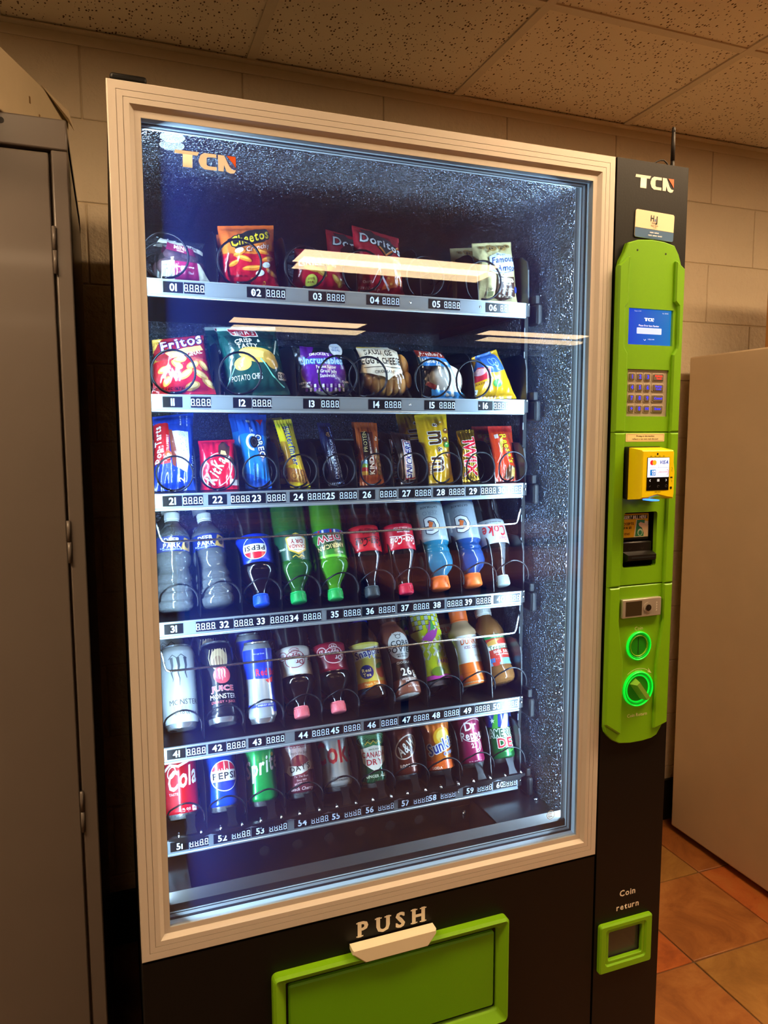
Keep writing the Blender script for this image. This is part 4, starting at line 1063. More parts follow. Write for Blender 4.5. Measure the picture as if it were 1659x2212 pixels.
b01 = bag(0, [(0.0853, 0.0824), (0.1675, 0.074), (0.082, 0.0), (0.1788, 0.003)], .020, clear_film(), 'muffin_bag', 'clear bag of mini muffins with pink label above tag 01', 'snack bag', art01, food=food01, cr=.03, wr=.0022)
behind(b01, .055, 'pale muffin bag standing behind the pink labelled bag of tag 01', dx=-.004, dz=.006)
def art02(P, W, H):
    P.r(-W/2, H*.62, W/2, H, '#d9631a').p([(-W/2, H*.50), (0, H*.44), (W/2, H*.56), (W/2, H*.64), (-W/2, H*.66)], '#e07a22').r(-W/2, 0, W/2, H*.46, '#b81424')
    P.p([(-.040, .084), (.006, .104), (.036, .110), (.044, .094), (.030, .078), (-.026, .064)], '#1a140c').t('Cheetos', .003, .0870, .0195, '#f2d21a', rot=15, sh=.25, out='#1a140c', ow=.0022, wmax=.076)
    P.t('Crunchy', .016, .0665, .0085, '#f4e8d0', rot=13, sh=.2, out='#c8281a', ow=.0008)
    for x, z, a, rot in ((-.012, .046, .016, -20), (.004, .030, .019, 6), (-.030, .038, .010, 30), (.034, .046, .013, 18), (.040, .024, .012, -25), (.020, .058, .016, -12), (-.020, .055, .012, 20)):
        P.e(x, z, a, .0042, '#e07a1c', rot).e(x-.001, z+.0012, a*.8, .0018, '#f3a640', rot)
    for x, z in ((.030, .035), (.018, .022), (-.020, .060)): P.e(x, z, .008, .0045, '#dfe3e6', 10)
    P.t('CHEESE SNACKS', -.022, .0165, .0030, '#5a0c10').t('NET WT. 2 OZ. (56.7 g)', -.016, .0075, .0032, '#5a0c10', 1, wmax=.05)
    for x, z in ((.004, .012), (.026, .008)): P.o(x, z, .0022, .0022, .001, '#e8b43a')
b02 = bag(0, [(0.1953, 0.1122), (0.2983, 0.1233), (0.1926, 0.0), (0.3023, 0.002)], .026, film('#c4301c'), 'chip_bag', 'orange and red crunchy cheese snack bag with yellow lettering above tag 02', 'snack bag', art02)
behind(b02, .075, 'orange cheese snack bag half hidden behind the one above tag 02', dx=.008, dz=.004)
def art03(P, W, H):
    P.r(-W/2, H*.42, W/2, H, '#9c1622').t('GRILLENI', -.008, .0480, .0130, '#dcd6cc', wmax=.075).t('CHIPS', -.020, .0375, .0030, '#e8d0b0')
    for x, z, a, rot in ((-.020, .036, .016, -15), (.012, .038, .014, 10), (.026, .020, .010, -50), (-.002, .030, .012, -35), (.034, .014, .008, 60)): P.e(x, z, a, .005, '#b88432', rot).e(x, z+.001, a*.75, .0025, '#d8b05c', rot)
    P.e(-.020, .0155, .0105, .0105, '#c9cf52').t('100%', -.020, .0185, .0038, '#7a2018').t('REAL', -.020, .0130, .0032, '#7a2018').t('28g', .042, .016, .0050, '#e0d8d0')
b03 = bag(0, [(0.336, 0.0829), (0.4212, 0.0814), (0.3236, 0.0), (0.4415, 0.004)], .024, film('#b0162c'), 'chip_bag', 'dark red snack bag with a round yellow badge above tag 03', 'snack bag', art03, trim=[(0, .05, '#c9c2bc')])
behind(b03, .075, 'dark red snack bag tilted up behind the bag of tag 03', dx=.020, dz=.018)
def art04(P, W, H):
    P.p([(-.034, .126), (-.010, .128), (.040, .100), (.020, .074), (.004, .066), (-.010, .090)], '#201414').l([(-.006, .092), (.006, .070), (.044, .100)], .0032, '#e8742a').l([(-.006, .094), (.007, .0725), (.044, .103)], .0012, '#f6d080')
    P.t('Doritos', .004, .0985, .0185, '#dfe6ea', rot=-10, out='#16121a', ow=.0014, wmax=.088)
    P.t('NACHO', .034, .066, .0060, '#f0e8e0', rot=-6).p([(.000, .010), (.020, .055), (.032, .016)], '#c8562a').p([(.016, .022), (.040, .050), (.044, .018)], '#d0682c').t('CHIPS', -.030, .022, .0042, '#e0b0a0', rot=-4).t('1 3/4 OZ (49.6 g)', -.024, .0120, .0036, '#e0c0b4', rot=-3, wmax=.044)
    for x, z in ((.012, .030), (.020, .040), (.030, .030), (.036, .024), (.018, .020)): P.e(x, z, .003, .002, '#e8a050')
    P.l([(-.020, .020), (-.008, .046), (-.010, .070)], .0014, '#e6d8dc').l([(-.008, .046), (.010, .014), (.016, .010)], .0030, '#d8c8d4')
b04 = bag(0, [(0.4526, 0.1395), (0.5488, 0.122), (0.4507, 0.0), (0.5538, 0.003)], .028, film('#a01424'), 'chip_bag', 'red tortilla chip bag with white lettering behind the reflected lamp above tag 04', 'snack bag', art04)
behind(b04, .080, 'red tortilla chip bag peeking out behind the one above tag 04', dx=-.030, dz=.010)
def art06(P, W, H):
    cream = '#d9cda0'
    for x, z, a in ((-.008, .116, .0120), (.017, .114, .0095), (-.030, .117, .0070), (-.020, .106, .0030), (.032, .119, .0070)):
        P.e(x, z, a, a*.82, '#b89452')
        for k in range(5): P.e(x+a*.55*math.cos(k*2.4), z+a*.45*math.sin(k*2.4+1), a*.16, a*.15, '#3a2412')
    P.p([(-.026, .062), (-.022, .092), (.000, .100), (.034, .096), (.038, .070), (.024, .058), (-.004, .052)], '#c9d8ea').o(.006, .076, .034, .020, .0012, '#2a3f86', a0=200, a1=345).t('SINCE 1975', .006, .0955, .0032, '#3a2c1c').t('Famous', .010, .0850, .0125, '#22357c', sh=.25, rot=6, wmax=.056).t('Amos', .014, .0665, .0125, '#22357c', sh=.25, rot=3, wmax=.044)
    P.p([(-.008, .010), (-.006, .052), (.010, .046), (.036, .050), (.040, .014), (.014, .006)], '#4a3026').polys([rrect(-.002, .034, .0385, .0455, .0034)], '#e8dcc0').t('CHOCOLATE', .016, .0420, .0044, '#3a2418').polys([rrect(.006, .026, .0325, .0385, .003)], '#e8dcc0').t('CHIP', .016, .0353, .0040, '#3a2418').t('Bite Size Cookies', .020, .0265, .0030, '#d8c8b0', wmax=.030).t('Big Taste', .022, .0220, .0028, '#d8c8b0')
    P.t('NET WT 2 OZ (56g)', .016, .0125, .0036, '#e0d4c0', wmax=.036).e(.040, .026, .0040, .0062, '#2a3f96').t('260', -.022, .0250, .0048, '#3a3a2c').r(-.029, .012, -.016, .020, '#8a8a5c')
b06 = bag(0, [(0.7105, 0.1263), (0.803, 0.1376), (0.7087, 0.0), (0.808, 0.003)], .026, film('#cfc08c'), 'cookie_bag', 'cream chocolate chip cookie bag above tag 06', 'snack bag', art06)
behind(b06, .075, 'cream cookie bag standing behind the one above tag 06', dx=-.014, dz=.006)

# ---- second tray
def art11(P, W, H):
    P.p([(-.060, .085), (-.02, .112), (.058, .112), (.060, .060), (.02, .045), (-.045, .060)], '#8f1a26').p([(-.062, .060), (-.030, .110), (-.060, .112)], '#c9a24a').p([(-.030, .072), (.040, .085), (.044, .076), (-.018, .060)], '#d9c070')
    P.t('Fritos', .004, .0935, .0230, '#eceae6', rot=12, out='#3a1a5c', ow=.0018, sh=.15, wmax=.082).t('ORIGINAL', .016, .0660, .0075, '#f0e2d2', rot=17, wmax=.050)
    P.r(-W/2, 0, W/2, .058, '#b51a22')
    for x, z, a, rot in ((-.010, .048, .012, -40), (.018, .046, .013, 25), (-.034, .040, .010, 20), (.004, .030, .014, 35), (.030, .030, .014, -30), (-.028, .020, .009, 60), (.044, .016, .014, -25), (.014, .012, .013, 15), (-.004, .056, .012, 5), (.038, .046, .010, -50)):
        P.e(x, z, a, .0058, '#c99a48', rot).e(x+.0005, z+.0008, a*.72, .0034, '#e6c884', rot)
    P.t('NET WT. 2 OZ. (56.7 g)', -.026, .0085, .0032, '#3a1410', wmax=.05)
b11 = bag(1, [(0.0750, 0.1005), (0.1656, 0.114), (0.0705, 0.0), (0.1824, 0.002)], .026, film('#b8913c'), 'chip_bag', 'red and gold corn chip bag with slanted white lettering above tag 11', 'snack bag', art11, trim=[(0, .035, '#ddd6cf')])
def art12(P, W, H):
    P.p([(-.060, .118), (-.050, .060), (-.058, .0), (.060, 0), (.050, .060), (.060, .118)], '#10403c').p([(-.050, .112), (-.040, .085), (.040, .085), (.050, .112)], '#0e2e2c')
    P.p([(-.040, .130), (.014, .126), (.016, .106), (-.010, .104), (-.036, .112)], '#d8d6d2').p([(-.038, .128), (.012, .124), (.014, .108), (-.010, .106), (-.034, .114)], '#b01c26').t("HERR'S", -.012, .1165, .0105, '#f0ece6', wmax=.044, rot=-4)
    P.t('CRISP', -.016, .0975, .0085, '#d8dad4', arc=.002, wmax=.040).t('&', .014, .097, .0055, '#d8dad4').t('TASTY', -.010, .0860, .0085, '#d8dad4', wmax=.040)
    P.e(.006, .068, .036, .015, '#c9a84e', -8).e(.000, .071, .026, .008, '#dcc070', -10).e(-.024, .052, .016, .012, '#d2b45c', 10).e(.030, .058, .012, .018, '#b8933c', 30)
    P.t('POTATO CHIPS', -.018, .0280, .0095, '#e6ebe6', rot=4, wmax=.056, bold=0).polys([rrect(.040, .058, .024, .038, .004)], '#e4e6e2').t('230', .049, .0310, .0072, '#1a2422')
    P.l([(.010, .060), (.030, .030), (.050, .012)], .0022, '#7ad0bc').l([(-.055, .012), (-.038, .050)], .0016, '#8ad8c8').l([(.052, .100), (.040, .070)], .003, '#c0d4d0')
b12 = bag(1, [(0.1905, 0.1293), (0.3008, 0.1366), (0.1971, 0.0), (0.3207, 0.0035)], .030, film('#16534c'), 'chip_bag', 'dark green potato chip bag with red and white banner above tag 12', 'snack bag', art12, trim=[(0, .05, '#c9cfcd'), (.95, 1, '#9fb5b4')])
behind(b12, .085, 'dark green potato chip bag behind the one above tag 12', dx=-.012, dz=.012)
def food13(root, W, H):
    mb = MB(); blob(mb, (.002, .0, .046), (.046, .012, .042), mat('#e6dcc4', 0.8, 0, 'white_bread', bump=0.4, bscale=90.0), 2, .05); mb.build('sandwich', root)
def art13(P, W, H):
    P.e(.002, .046, .046, .038, '#5a1f96').p([(-.044, .066), (-.038, .100), (-.010, .096), (-.020, .080)], '#4a1a7a').t("SMUCKER'S", -.004, .0800, .0052, '#f0eef4', arc=.002).t('Uncrustables', -.001, .0665, .0130, '#a9d2f2', out='#3a6fc0', ow=.0016, wmax=.088)
    P.t('Peanut Butter', .006, .0530, .0058, '#f2eef6', wmax=.042).t('& Grape Jelly', .006, .0445, .0058, '#f2eef6', wmax=.042).t('Sandwich', .006, .0360, .0058, '#f2eef6', wmax=.030)
    for k in range(10):
        for j in range(2): P.r(-.038+.008*k, .008+.007*j, -.034+.008*k, .014+.007*j, '#e8e4ee' if (k+j) % 2 else '#8a5ab8')
    P.e(.034, .090, .015, .015, '#cfe0f4').t('SOFT', .034, .0935, .0040, '#3a6fc0').t('BREAD', .034, .0880, .0040, '#3a6fc0').t('NET WT', -.040, .022, .0035, '#f0f0f0').t('2 OZ (58g)', -.038, .016, .0035, '#f0f0f0', wmax=.016).t('Quality', .044, .026, .0036, '#e8e0f0')
b13 = bag(1, [(0.3277, 0.1023), (0.4315, 0.1066), (0.3319, 0.0), (0.4425, 0.001)], .020, clear_film(), 'sandwich_pack', 'clear sandwich pack with purple oval label and blue lettering above tag 13', 'snack pack', art13, food=food13, cr=.03)
def food14(root, W, H):
    mb = MB(); m = mat('#c08a40', 0.55, 0, 'croissant_crust', bump=0.3, bscale=40.0, vary=0.35, vscale=30.0)
    for k in range(-3, 4): blob(mb, (.006+k*.0135, 0, .034-abs(k)*.0022+.010*(abs(k) == 3)), (.0125, .019-abs(k)*.002, .030-abs(k)*.0035), m, k, .08, 10)
    blob(mb, (.040, .004, .066), (.016, .014, .026), m, 9, .1, 10); mb.build('croissant', root)
def art14(P, W, H):
    P.p([(-.052, .102), (-.046, .066), (-.050, .048), (-.006, .036), (.004, .030), (.012, .036), (.040, .048), (.036, .066), (.040, .092), (.020, .105), (-.020, .108)], '#e2ddce').p([(-.052, .108), (.030, .110), (.036, .104), (-.050, .101)], '#c9a83c')
    P.t('SAUSAGE', -.008, .0880, .0125, '#2a2622', wmax=.060, rot=-3).t('EGG & CHEESE', -.004, .0690, .0135, '#2a2622', wmax=.084, rot=-2).l([(-.044, .0565), (.036, .055)], .0012, '#2a2622').t('CROISSANT', .000, .0460, .0060, '#2a2622', wmax=.046, bold=0)
b14 = bag(1, [(0.4587, 0.103), (0.5514, 0.1047), (0.4554, 0.0), (0.569, 0.001)], .024, clear_film(), 'sandwich_pack', 'clear wrapped breakfast croissant with white paper label above tag 14', 'snack pack', art14, food=food14, cr=.03, wr=.0025)
def food15(root, W, H):
    mb = MB(); blob(mb, (.006, 0, .040), (.036, .015, .036), mat('#e9e2d6', 0.35, 0, 'sugar_glaze', bump=0.25, bscale=35.0, vary=0.08, vscale=30.0), 4, .16, 14); mb.build('honey_bun', root)
def art15(P, W, H):
    P.p([(-.042, .100), (.030, .098), (.032, .082), (-.040, .084)], '#8e2a1e').t("Freshley's", -.004, .0905, .0090, '#e8e2da', sh=.2, wmax=.058).p([(-.042, .084), (.032, .082), (.036, .062), (-.040, .064)], '#2a74c0').t('Honey Bun', -.002, .0735, .0085, '#f2f0ee', rot=-4, wmax=.062, sh=.15).t('ICED', .0, .0645, .0030, '#e8f0f8')
    P.p([(-.024, .0), (.050, 0), (.052, .010), (.010, .013), (-.026, .016)], '#3f8fd0').p([(-.036, .026), (-.020, .014), (-.016, .022), (-.030, .032)], '#7a2a24').o(.004, .046, .012, .016, .0008, '#c8bca8', a0=20, a1=200)
b15 = bag(1, [(0.5813, 0.103), (0.6477, 0.1007), (0.5894, 0.0), (0.6909, 0.0)], .020, clear_film(), 'honey_bun_pack', 'iced bun in clear and blue wrapper above tag 15', 'snack pack', art15, food=food15, cr=.03, wr=.0022)
def art16(P, W, H):
    P.p([(-.045, .055), (-.030, .100), (.012, .108), (.026, .090), (.036, .056), (.010, .050)], '#2f5aa6').p([(-.050, .0), (.056, 0), (.050, .030), (.020, .050), (-.046, .052)], '#d9a414').p([(-.046, .050), (-.034, .068), (-.004, .060), (-.008, .040), (-.040, .034)], '#c0283a').e(-.030, .056, .012, .008, '#d8b0c0').t('O', -.034, .060, .008, '#e8c0cc')
    P.o(.014, .072, .006, .010, .0024, '#7aa0d8', rot=20).o(.002, .074, .005, .009, .0024, '#7aa0d8', rot=20).e(.006, .028, .009, .008, '#4a9a4c').polys([rrect(-.046, -.032, .006, .018, .002)], '#e4e4ea').t('150', -.039, .0130, .0045, '#2a3a8a').t('EASTER', -.026, .030, .0040, '#7a3a18', rot=8).t('NET WT. 1.5 OZ (42 g)', -.010, .0055, .0034, '#6a3a10', wmax=.034).e(-.004, .040, .003, .002, '#8a5a18')
b16 = bag(1, [(0.7120, 0.090), (0.7720, 0.1103), (0.6968, 0.0), (0.8084, 0.003)], .022, film('#c99a18'), 'candy_bag', 'blue topped yellow candy bag slumped to one side above tag 16', 'snack bag', art16)

# ---- third tray: bars and sleeves standing on end
def art21(P, W, H):
    P.r(-W/2, 0, W/2, H, '#12389e').p([(-W/2, .120), (-.010, .128), (W/2, .124), (W/2, H), (-W/2, H)], '#1440b4').p([(-W/2, .048), (-.008, .048), (-.010, .130), (-W/2, .132)], '#c0222e')
    P.p([(-.006, .112), (.026, .108), (.028, .060), (.022, .030), (.004, .040), (.002, .070)], '#cfd8d4').p([(-.010, .116), (-.004, .114), (.004, .070), (.002, .040), (-.004, .044)], '#7a3a28')
    random.seed(3)
    for k in range(40): P.e(.000+random.random()*.024, .052+random.random()*.055, .0007, .0006, random.choice(['#3a8a4a', '#a83a4a', '#3a5ab0', '#555555']), n=6)
    P.t('Pop-Tarts', -.030, .085, .0110, '#e8eef6', rot=90, wmax=.090, sh=-.1).t('STRAWBERRY', -.013, .086, .0042, '#f4e6e4', rot=90, wmax=.034).e(-.012, .062, .0065, .0085, '#d85a3a').e(-.012, .062, .003, .004, '#f0c8a0')
    P.t('2', .012, .016, .0110, '#eef2f8', rot=90).t('Pop-Tarts', .033, .040, .0060, '#e0e8f4', rot=90, wmax=.060).t('Made in USA', .012, .133, .0030, '#dce4f4', rot=90).t('NET WT 3.3 OZ', .024, .130, .0022, '#dce4f4', rot=90)
b21 = bag(2, [(0.0728, 0.1461), (0.1470, 0.1551), (0.0670, 0.0), (0.1412, 0.0)], .018, film('#12389e'), 'pastry_pack', 'large blue toaster pastry pack with red panel above tag 21', 'snack pack', art21, cr=.05, pw=5, ex=.4)
def art22(P, W, H):
    P.r(-W/2, 0, W/2, H, '#c8102c').o(-.004, .036, .026, .034, .0016, '#efe6e2', rot=-28).e(-.004, .036, .024, .032, '#d01428', rot=-28).t('KitKat', -.004, .040, .0200, '#f4f0ee', rot=62, sh=.15, out='#8a0a18', ow=.001, wmax=.062)
    P.p([(.000, .066), (.020, .060), (.024, .082), (.010, .094), (.002, .084)], '#4a2c1e').p([(.004, .066), (.016, .064), (.014, .072), (.006, .074)], '#d8b878').p([(.012, .056), (.034, .040), (.034, .050), (.018, .064)], '#4a2c1e').p([(.012, .050), (.020, .048), (.020, .058), (.012, .060)], '#d8b878').r(.018, .006, .032, .016, '#e8d8d4')
b22 = bag(2, [(0.1514, 0.0976), (0.2189, 0.1000), (0.1487, 0.0), (0.2203, 0.0)], .011, film('#c8102c'), 'candy_bar', 'short wide red wafer bar wrapper above tag 22', 'candy bar', art22, cr=.05, pw=6, ex=.35)
def art23(P, W, H):
    P.r(-W/2, 0, W/2, H, '#1450c0').p([(-W/2, .030), (W/2, .010), (W/2, .100), (-W/2, .110)], '#1c78d8').r(-W/2, H*.93, W/2, H, '#0f3ea0').t('OREO', .010, .0800, .0125, '#f2f4f8', rot=-80, out='#0a2a70', ow=.0018, wmax=.048)
    P.o(-.006, .088, .011, .015, .0050, '#e8eef4', a0=60, a1=280).e(-.003, .088, .0085, .012, '#1a1a22').o(-.003, .088, .005, .007, .0012, '#3a3a44').p([(.006, .139), (.020, .139), (.014, .124)], '#c02838').polys([rrect(-.012, -.005, .132, .139, .001)], '#c8d8f0').t('6', -.004, .113, .0060, '#d8e6f6').t('COOKIES', -.008, .113, .0018, '#d8e6f6', rot=90)
    P.t('CHOCOLATE', -.008, .030, .0034, '#5aa8ec', rot=90).t('SANDWICH', -.001, .030, .0034, '#5aa8ec', rot=90)
b23 = bag(2, [(0.2251, 0.1500), (0.2850, 0.1525), (0.2315, 0.0), (0.2812, 0.0)], .017, film('#1450c0'), 'cookie_sleeve', 'bright blue cookie sleeve with white lettering on its side above tag 23', 'cookie pack', art23, pinch=.12, cr=.07)
behind(b23, .050, 'bright blue cookie sleeve behind the one above tag 23', dx=-.006, dz=.004)
def art24(P, W, H):
    P.r(-W/2, 0, W/2, H, '#d8c414').t('Butterfinger', .001, .084, .0130, '#1c3a8c', rot=-90, wmax=.084, out='#f4e87a', ow=.0007).p([(-W/2, .012), (W/2, .006), (W/2, .030), (-W/2, .040)], '#a8732a')
    for x, z in ((-.008, .022), (.004, .016), (.009, .026)): P.e(x, z, .007, .008, '#c8923a', 20).o(x, z, .004, .005, .001, '#5a3214')
    P.r(-W/2, .125, W/2, .132, '#b8c010').p([(-W/2, .040), (-.004, .046), (-.010, .090), (-W/2, .095)], '#b88a1c')
b24 = bag(2, [(0.2990, 0.1404), (0.3333, 0.1435), (0.3163, 0.0), (0.3558, 0.0)], .012, film('#d8c414'), 'candy_bar', 'slim yellow peanut butter bar with blue lettering above tag 24', 'candy bar', art24, cr=.07, pinch=.10)
behind(b24, .050, 'slim yellow bar behind the one above tag 24', dx=-.008, dz=.004)
def art25(P, W, H):
    P.r(-W/2, 0, W/2, H, '#0f1a40').t('CHOCOLATE DOUGH', .003, .052, .0075, '#cfdcf0', rot=90, wmax=.080, bold=0).t('PROTEIN BAR', -.006, .050, .0042, '#a8bce0', rot=90, wmax=.050).t('NATURALLY AND ARTIFICIALLY', .011, .050, .0030, '#a8bce0', rot=90, wmax=.070).t('Ba', .000, .106, .0075, '#c89a4a', 0, rot=90, sh=.3).t('NET WT 1.9 OZ', .008, .112, .0022, '#8a9cc8', rot=90)
    for k in range(9): P.r(-W/2+W*k/9, .002, -W/2+W*(k+.5)/9, .006, '#8ab0e8')
b25 = bag(2, [(0.3847, 0.1357), (0.4122, 0.1348), (0.3925, 0.0), (0.4259, 0.003)], .012, film('#0f1a40'), 'protein_bar', 'dark navy protein bar with vertical pale lettering above tag 25', 'protein bar', art25, cr=.06)
def art26(P, W, H):
    P.r(-W/2, 0, W/2, H, '#a8501c').p([(.012, .020), (.022, .020), (.022, .070), (.010, .075)], '#8a6a3c').r(-.016, .020, .010, .112, '#6a2c14').r(-.016, .020, -.002, .112, '#1c1410')
    for k, cc in enumerate(('#d8b02c', '#b82c24', '#7aa83a', '#5a9ad0')): P.r(-.022, .020+.0075*k, -.008, .0275+.0075*k, cc)
    P.t('PROTEIN', -.010, .090, .0078, '#e8d890', 0, rot=90, wmax=.050).t('KIND', .001, .038, .0100, '#f4f2ee', rot=90, wmax=.034).t('FROM REAL FOOD', .001, .086, .0038, '#e8dccc', rot=90, wmax=.046).t('12g', .015, .096, .0050, '#f0e0c0', rot=90).t('crunchy peanut', .013, .060, .0036, '#f0e0c0', 0, rot=90, wmax=.036)
    for k in range(6): P.e(.017+.002*((k*7) % 3-1), .024+.008*k, .003, .0035, '#b89458', k*40)
b26 = bag(2, [(0.4628, 0.1359), (0.5113, 0.1350), (0.4564, 0.0), (0.5077, 0.0)], .012, film('#a8501c'), 'protein_bar', 'brown and orange nut bar with rainbow stripes above tag 26', 'protein bar', art26, cr=.08, pinch=.08)
behind(b26, .048, 'brown nut bar behind the one above tag 26', dx=.010, dz=.002)
def art27(P, W, H):
    P.r(-W/2, 0, W/2, H, '#2c1a18').p([(-.010, .006), (.018, .008), (.016, .092), (-.004, .094)], '#e4e6ec').p([(-.008, .008), (.016, .010), (.014, .090), (-.002, .092)], '#b01c2c').p([(-.0065, .010), (.0145, .012), (.0125, .088), (-.0005, .090)], '#eceef2').t('SNICKERS', .004, .050, .0125, '#1c2a8c', rot=84, sh=.2, wmax=.076)
    P.l([(-.014, .010), (-.012, .060)], .002, '#9a8a84')
b27 = bag(2, [(0.5385, 0.1154), (0.5805, 0.1090), (0.5417, 0.0), (0.5806, 0.002)], .013, film('#3a2420'), 'candy_bar', 'brown chocolate bar with white panel and blue lettering above tag 27', 'candy bar', art27, cr=.06, pinch=.06)
behind(b27, .045, 'brown chocolate bar behind the one above tag 27', dx=-.010)
def art28(P, W, H):
    P.r(-W/2, 0, W/2, H, '#e0b010').r(-W/2, H*.92, W/2, H, '#e8c41c')
    for ch, z, s in (('m', .038, .040), ('m', .096, .040)): P.t(ch, .004, z, s, '#4a2a14', rot=-90, sx=.72, out='#f2ece0', ow=.0018)
    P.t('&', .006, .069, .0100, '#4a2a14', rot=-90, out='#f2ece0', ow=.001).t("s", .004, .126, .0120, '#4a2a14', rot=-90, out='#f2ece0', ow=.0014).e(-.021, .030, .0055, .0140, '#b06a24').t('PEANUT', -.021, .030, .0048, '#f0e0b0', rot=90, wmax=.022)
    for x, z, cc in ((.022, .092, '#6a3c1c'), (.026, .112, '#7a4a20'), (.016, .130, '#c8921c'), (.024, .080, '#3f9a3c'), (.028, .060, '#c87020')): P.e(x, z, .0075, .0060, cc, 20).e(x-.001, z+.002, .003, .0018, '#f0dcb0', 20)
b28 = bag(2, [(0.5983, 0.1531), (0.6725, 0.1568), (0.5962, 0.0), (0.6611, 0.0)], .014, film('#e0b010'), 'candy_bag', 'tall yellow peanut candy bag with brown round letters above tag 28', 'candy bag', art28, cr=.05)
behind(b28, .050, 'yellow peanut candy bag behind the one above tag 28', dx=-.022, dz=.004)
def art29(P, W, H):
    for ch, z in (('T', .088), ('W', .066), ('I', .044), ('X', .026)): P.t(ch, .000, z, .0290, '#d0142c', rot=-90, sx=.85, out='#f6eee6', ow=.0012)
b29 = bag(2, [(0.6891, 0.1182), (0.7314, 0.1214), (0.6804, 0.0), (0.7219, 0.0)], .014, mat('#c8982c', 0.16, 0.85, 'gold_foil', bump=0.9, bscale=55.0), 'candy_bar', 'gold foil caramel bar with red lettering above tag 29', 'candy bar', art29, cr=.06, wr=.0026)
def art30(P, W, H):
    P.r(-W/2, 0, W/2, H, '#c83a14').r(-W/2, .112, W/2, H, '#b8281c').t("Reese's", .006, .072, .0140, '#f0cc1c', rot=-78, sh=.2, out='#5a1c10', ow=.0012, wmax=.072).p([(-.014, .064), (-.008, .096), (-.002, .094), (-.008, .062)], '#f0d44c').t('STICKS', -.008, .079, .0040, '#2a5a2c', rot=-78).p([(-.008, .006), (.018, .004), (.022, .030), (.004, .034)], '#6a4424').p([(.010, .008), (.020, .008), (.020, .028), (.012, .028)], '#c8a050')
    for k in range(4): P.l([(-.004+.004*k, .008), (-.002+.004*k, .028)], .0012, '#3a2414')
    P.polys([rrect(-.020, -.012, .096, .106, .001)], '#d8c8c0').l([(-.022, .040), (-.012, .060), (-.014, .085)], .0012, '#e8c8b8')
b30 = bag(2, [(0.7662, 0.1279), (0.8246, 0.1290), (0.7580, 0.0), (0.8140, 0.0)], .012, film('#c83a14'), 'candy_bar', 'orange red peanut butter wafer pack with yellow script above tag 30', 'candy bar', art30, cr=.07)
behind(b30, .048, 'orange red peanut butter pack behind the one above tag 30', dx=-.014)

# ------------------------------------------------------------------ bottles and cans
M_al = mat('#c8ccd0', 0.22, 0.9, 'can_aluminium')
def drink(row, x, y, lean, H, name, label, cat, roll=0.0, flip=False, group=None, turn=0.0, rb=0.03):
    zf = ZS[row]+0.0140
    a = math.radians(lean)
    root = empty(name, (x, y, zf+0.0012+rb*math.sin(a)), (-a, math.radians(roll), 0))
    root.rotation_mode = 'XYZ'
    tag(root, label, cat, group)
    if flip: xf = lambda X, Y, Z: (-X, Y, H-Z)
    else: xf = lambda X, Y, Z: (X, Y, Z)
    return root, xf
def wrap(R, xf, turn=0.0):
    if callable(R): rf = R
    else: rf = lambda v: R
    def f(u, v, o):
        r = rf(v); th = -PI/2+u/r*1.0+turn
        return xf((r+o)*math.cos(th), (r+o)*math.sin(th), v)
    return f
def interp(prof):
    def g(z):
        for (z0, r0), (z1, r1) in zip(prof, prof[1:]):
            if z0 <= z <= z1: return r0+(r1-r0)*(z-z0)/max(1e-9, z1-z0)
        return prof[-1][1]
    return g
def smooth_prof(pts, n=4):
    out = []
    for i in range(len(pts)-1):
        p0 = pts[max(i-1, 0)]; p1 = pts[i]; p2 = pts[i+1]; p3 = pts[min(i+2, len(pts)-1)]
        for k in range(n):
            t = k/n
            z = p1[0]+(p2[0]-p1[0])*t
            r = 0.5*((2*p1[1])+(-p0[1]+p2[1])*t+(2*p0[1]-5*p1[1]+4*p2[1]-p3[1])*t*t+(-p0[1]+3*p1[1]-3*p2[1]+p3[1])*t**3)
            out.append((z, max(0.001, r)))
    out.append(pts[-1]); return out
def can(row, x, y, lean, body, label, art, H=.122, R=.033, roll=0, turn=0.0, name='soda_can', cat='can', metal=0.35, group=None, rough=.26, top='#c8ccd0', dv=0.0):
    root, xf = drink(row, x, y, lean, H, name, label, cat, roll, group=group, rb=R*.7)
    bm = mat(body, rough, metal, 'printed_can', coat=.4)
    ne = R*.83
    MB().lathe([(.010, R-.0035), (.013, R-.0008), (.016, R), (H-.016, R), (H-.012, R-.001), (H-.005, ne+.001)], bm, 40, xf, cap=False).build('body', root)
    MB().lathe([(.006, .001), (.0055, R*.35), (.003, R*.60), (.0005, R*.70), (.0002, R*.745), (.001, R*.78), (.0105, R-.0035)], M_al, 40, xf, cap=False).build('base', root)
    lid = MB().lathe([(H-.005, ne+.001), (H-.003, ne), (H-.001, ne+.0012), (H, ne+.0004), (H-.0006, ne-.0010), (H-.0045, ne-.0022), (H-.004, .001)], M_al, 40, xf, cap=False).build('lid', root)
    MB().add([xf(*p) for p in [(-.004, -.006, H-.0035), (.004, -.006, H-.0035), (.005, .006, H-.0035), (-.005, .006, H-.0035), (-.004, -.006, H-.0025), (.004, -.006, H-.0025), (.005, .006, H-.0025), (-.005, .006, H-.0025)]], [(0, 3, 2, 1), (4, 5, 6, 7), (0, 1, 5, 4), (1, 2, 6, 5), (2, 3, 7, 6), (3, 0, 4, 7)], M_al).build('ring_pull', lid)
    if row == 5: dv = -.009
    wf = wrap(R, xf, turn)
    P = Print(lambda u, v, o: wf(u, max(.0125, min(H-.0155, v+dv)), o), du=.005, lift=.0002, step=.00005, mk=can_ink)
    art(P, H); P.build('printed_wrap', root)
    return root
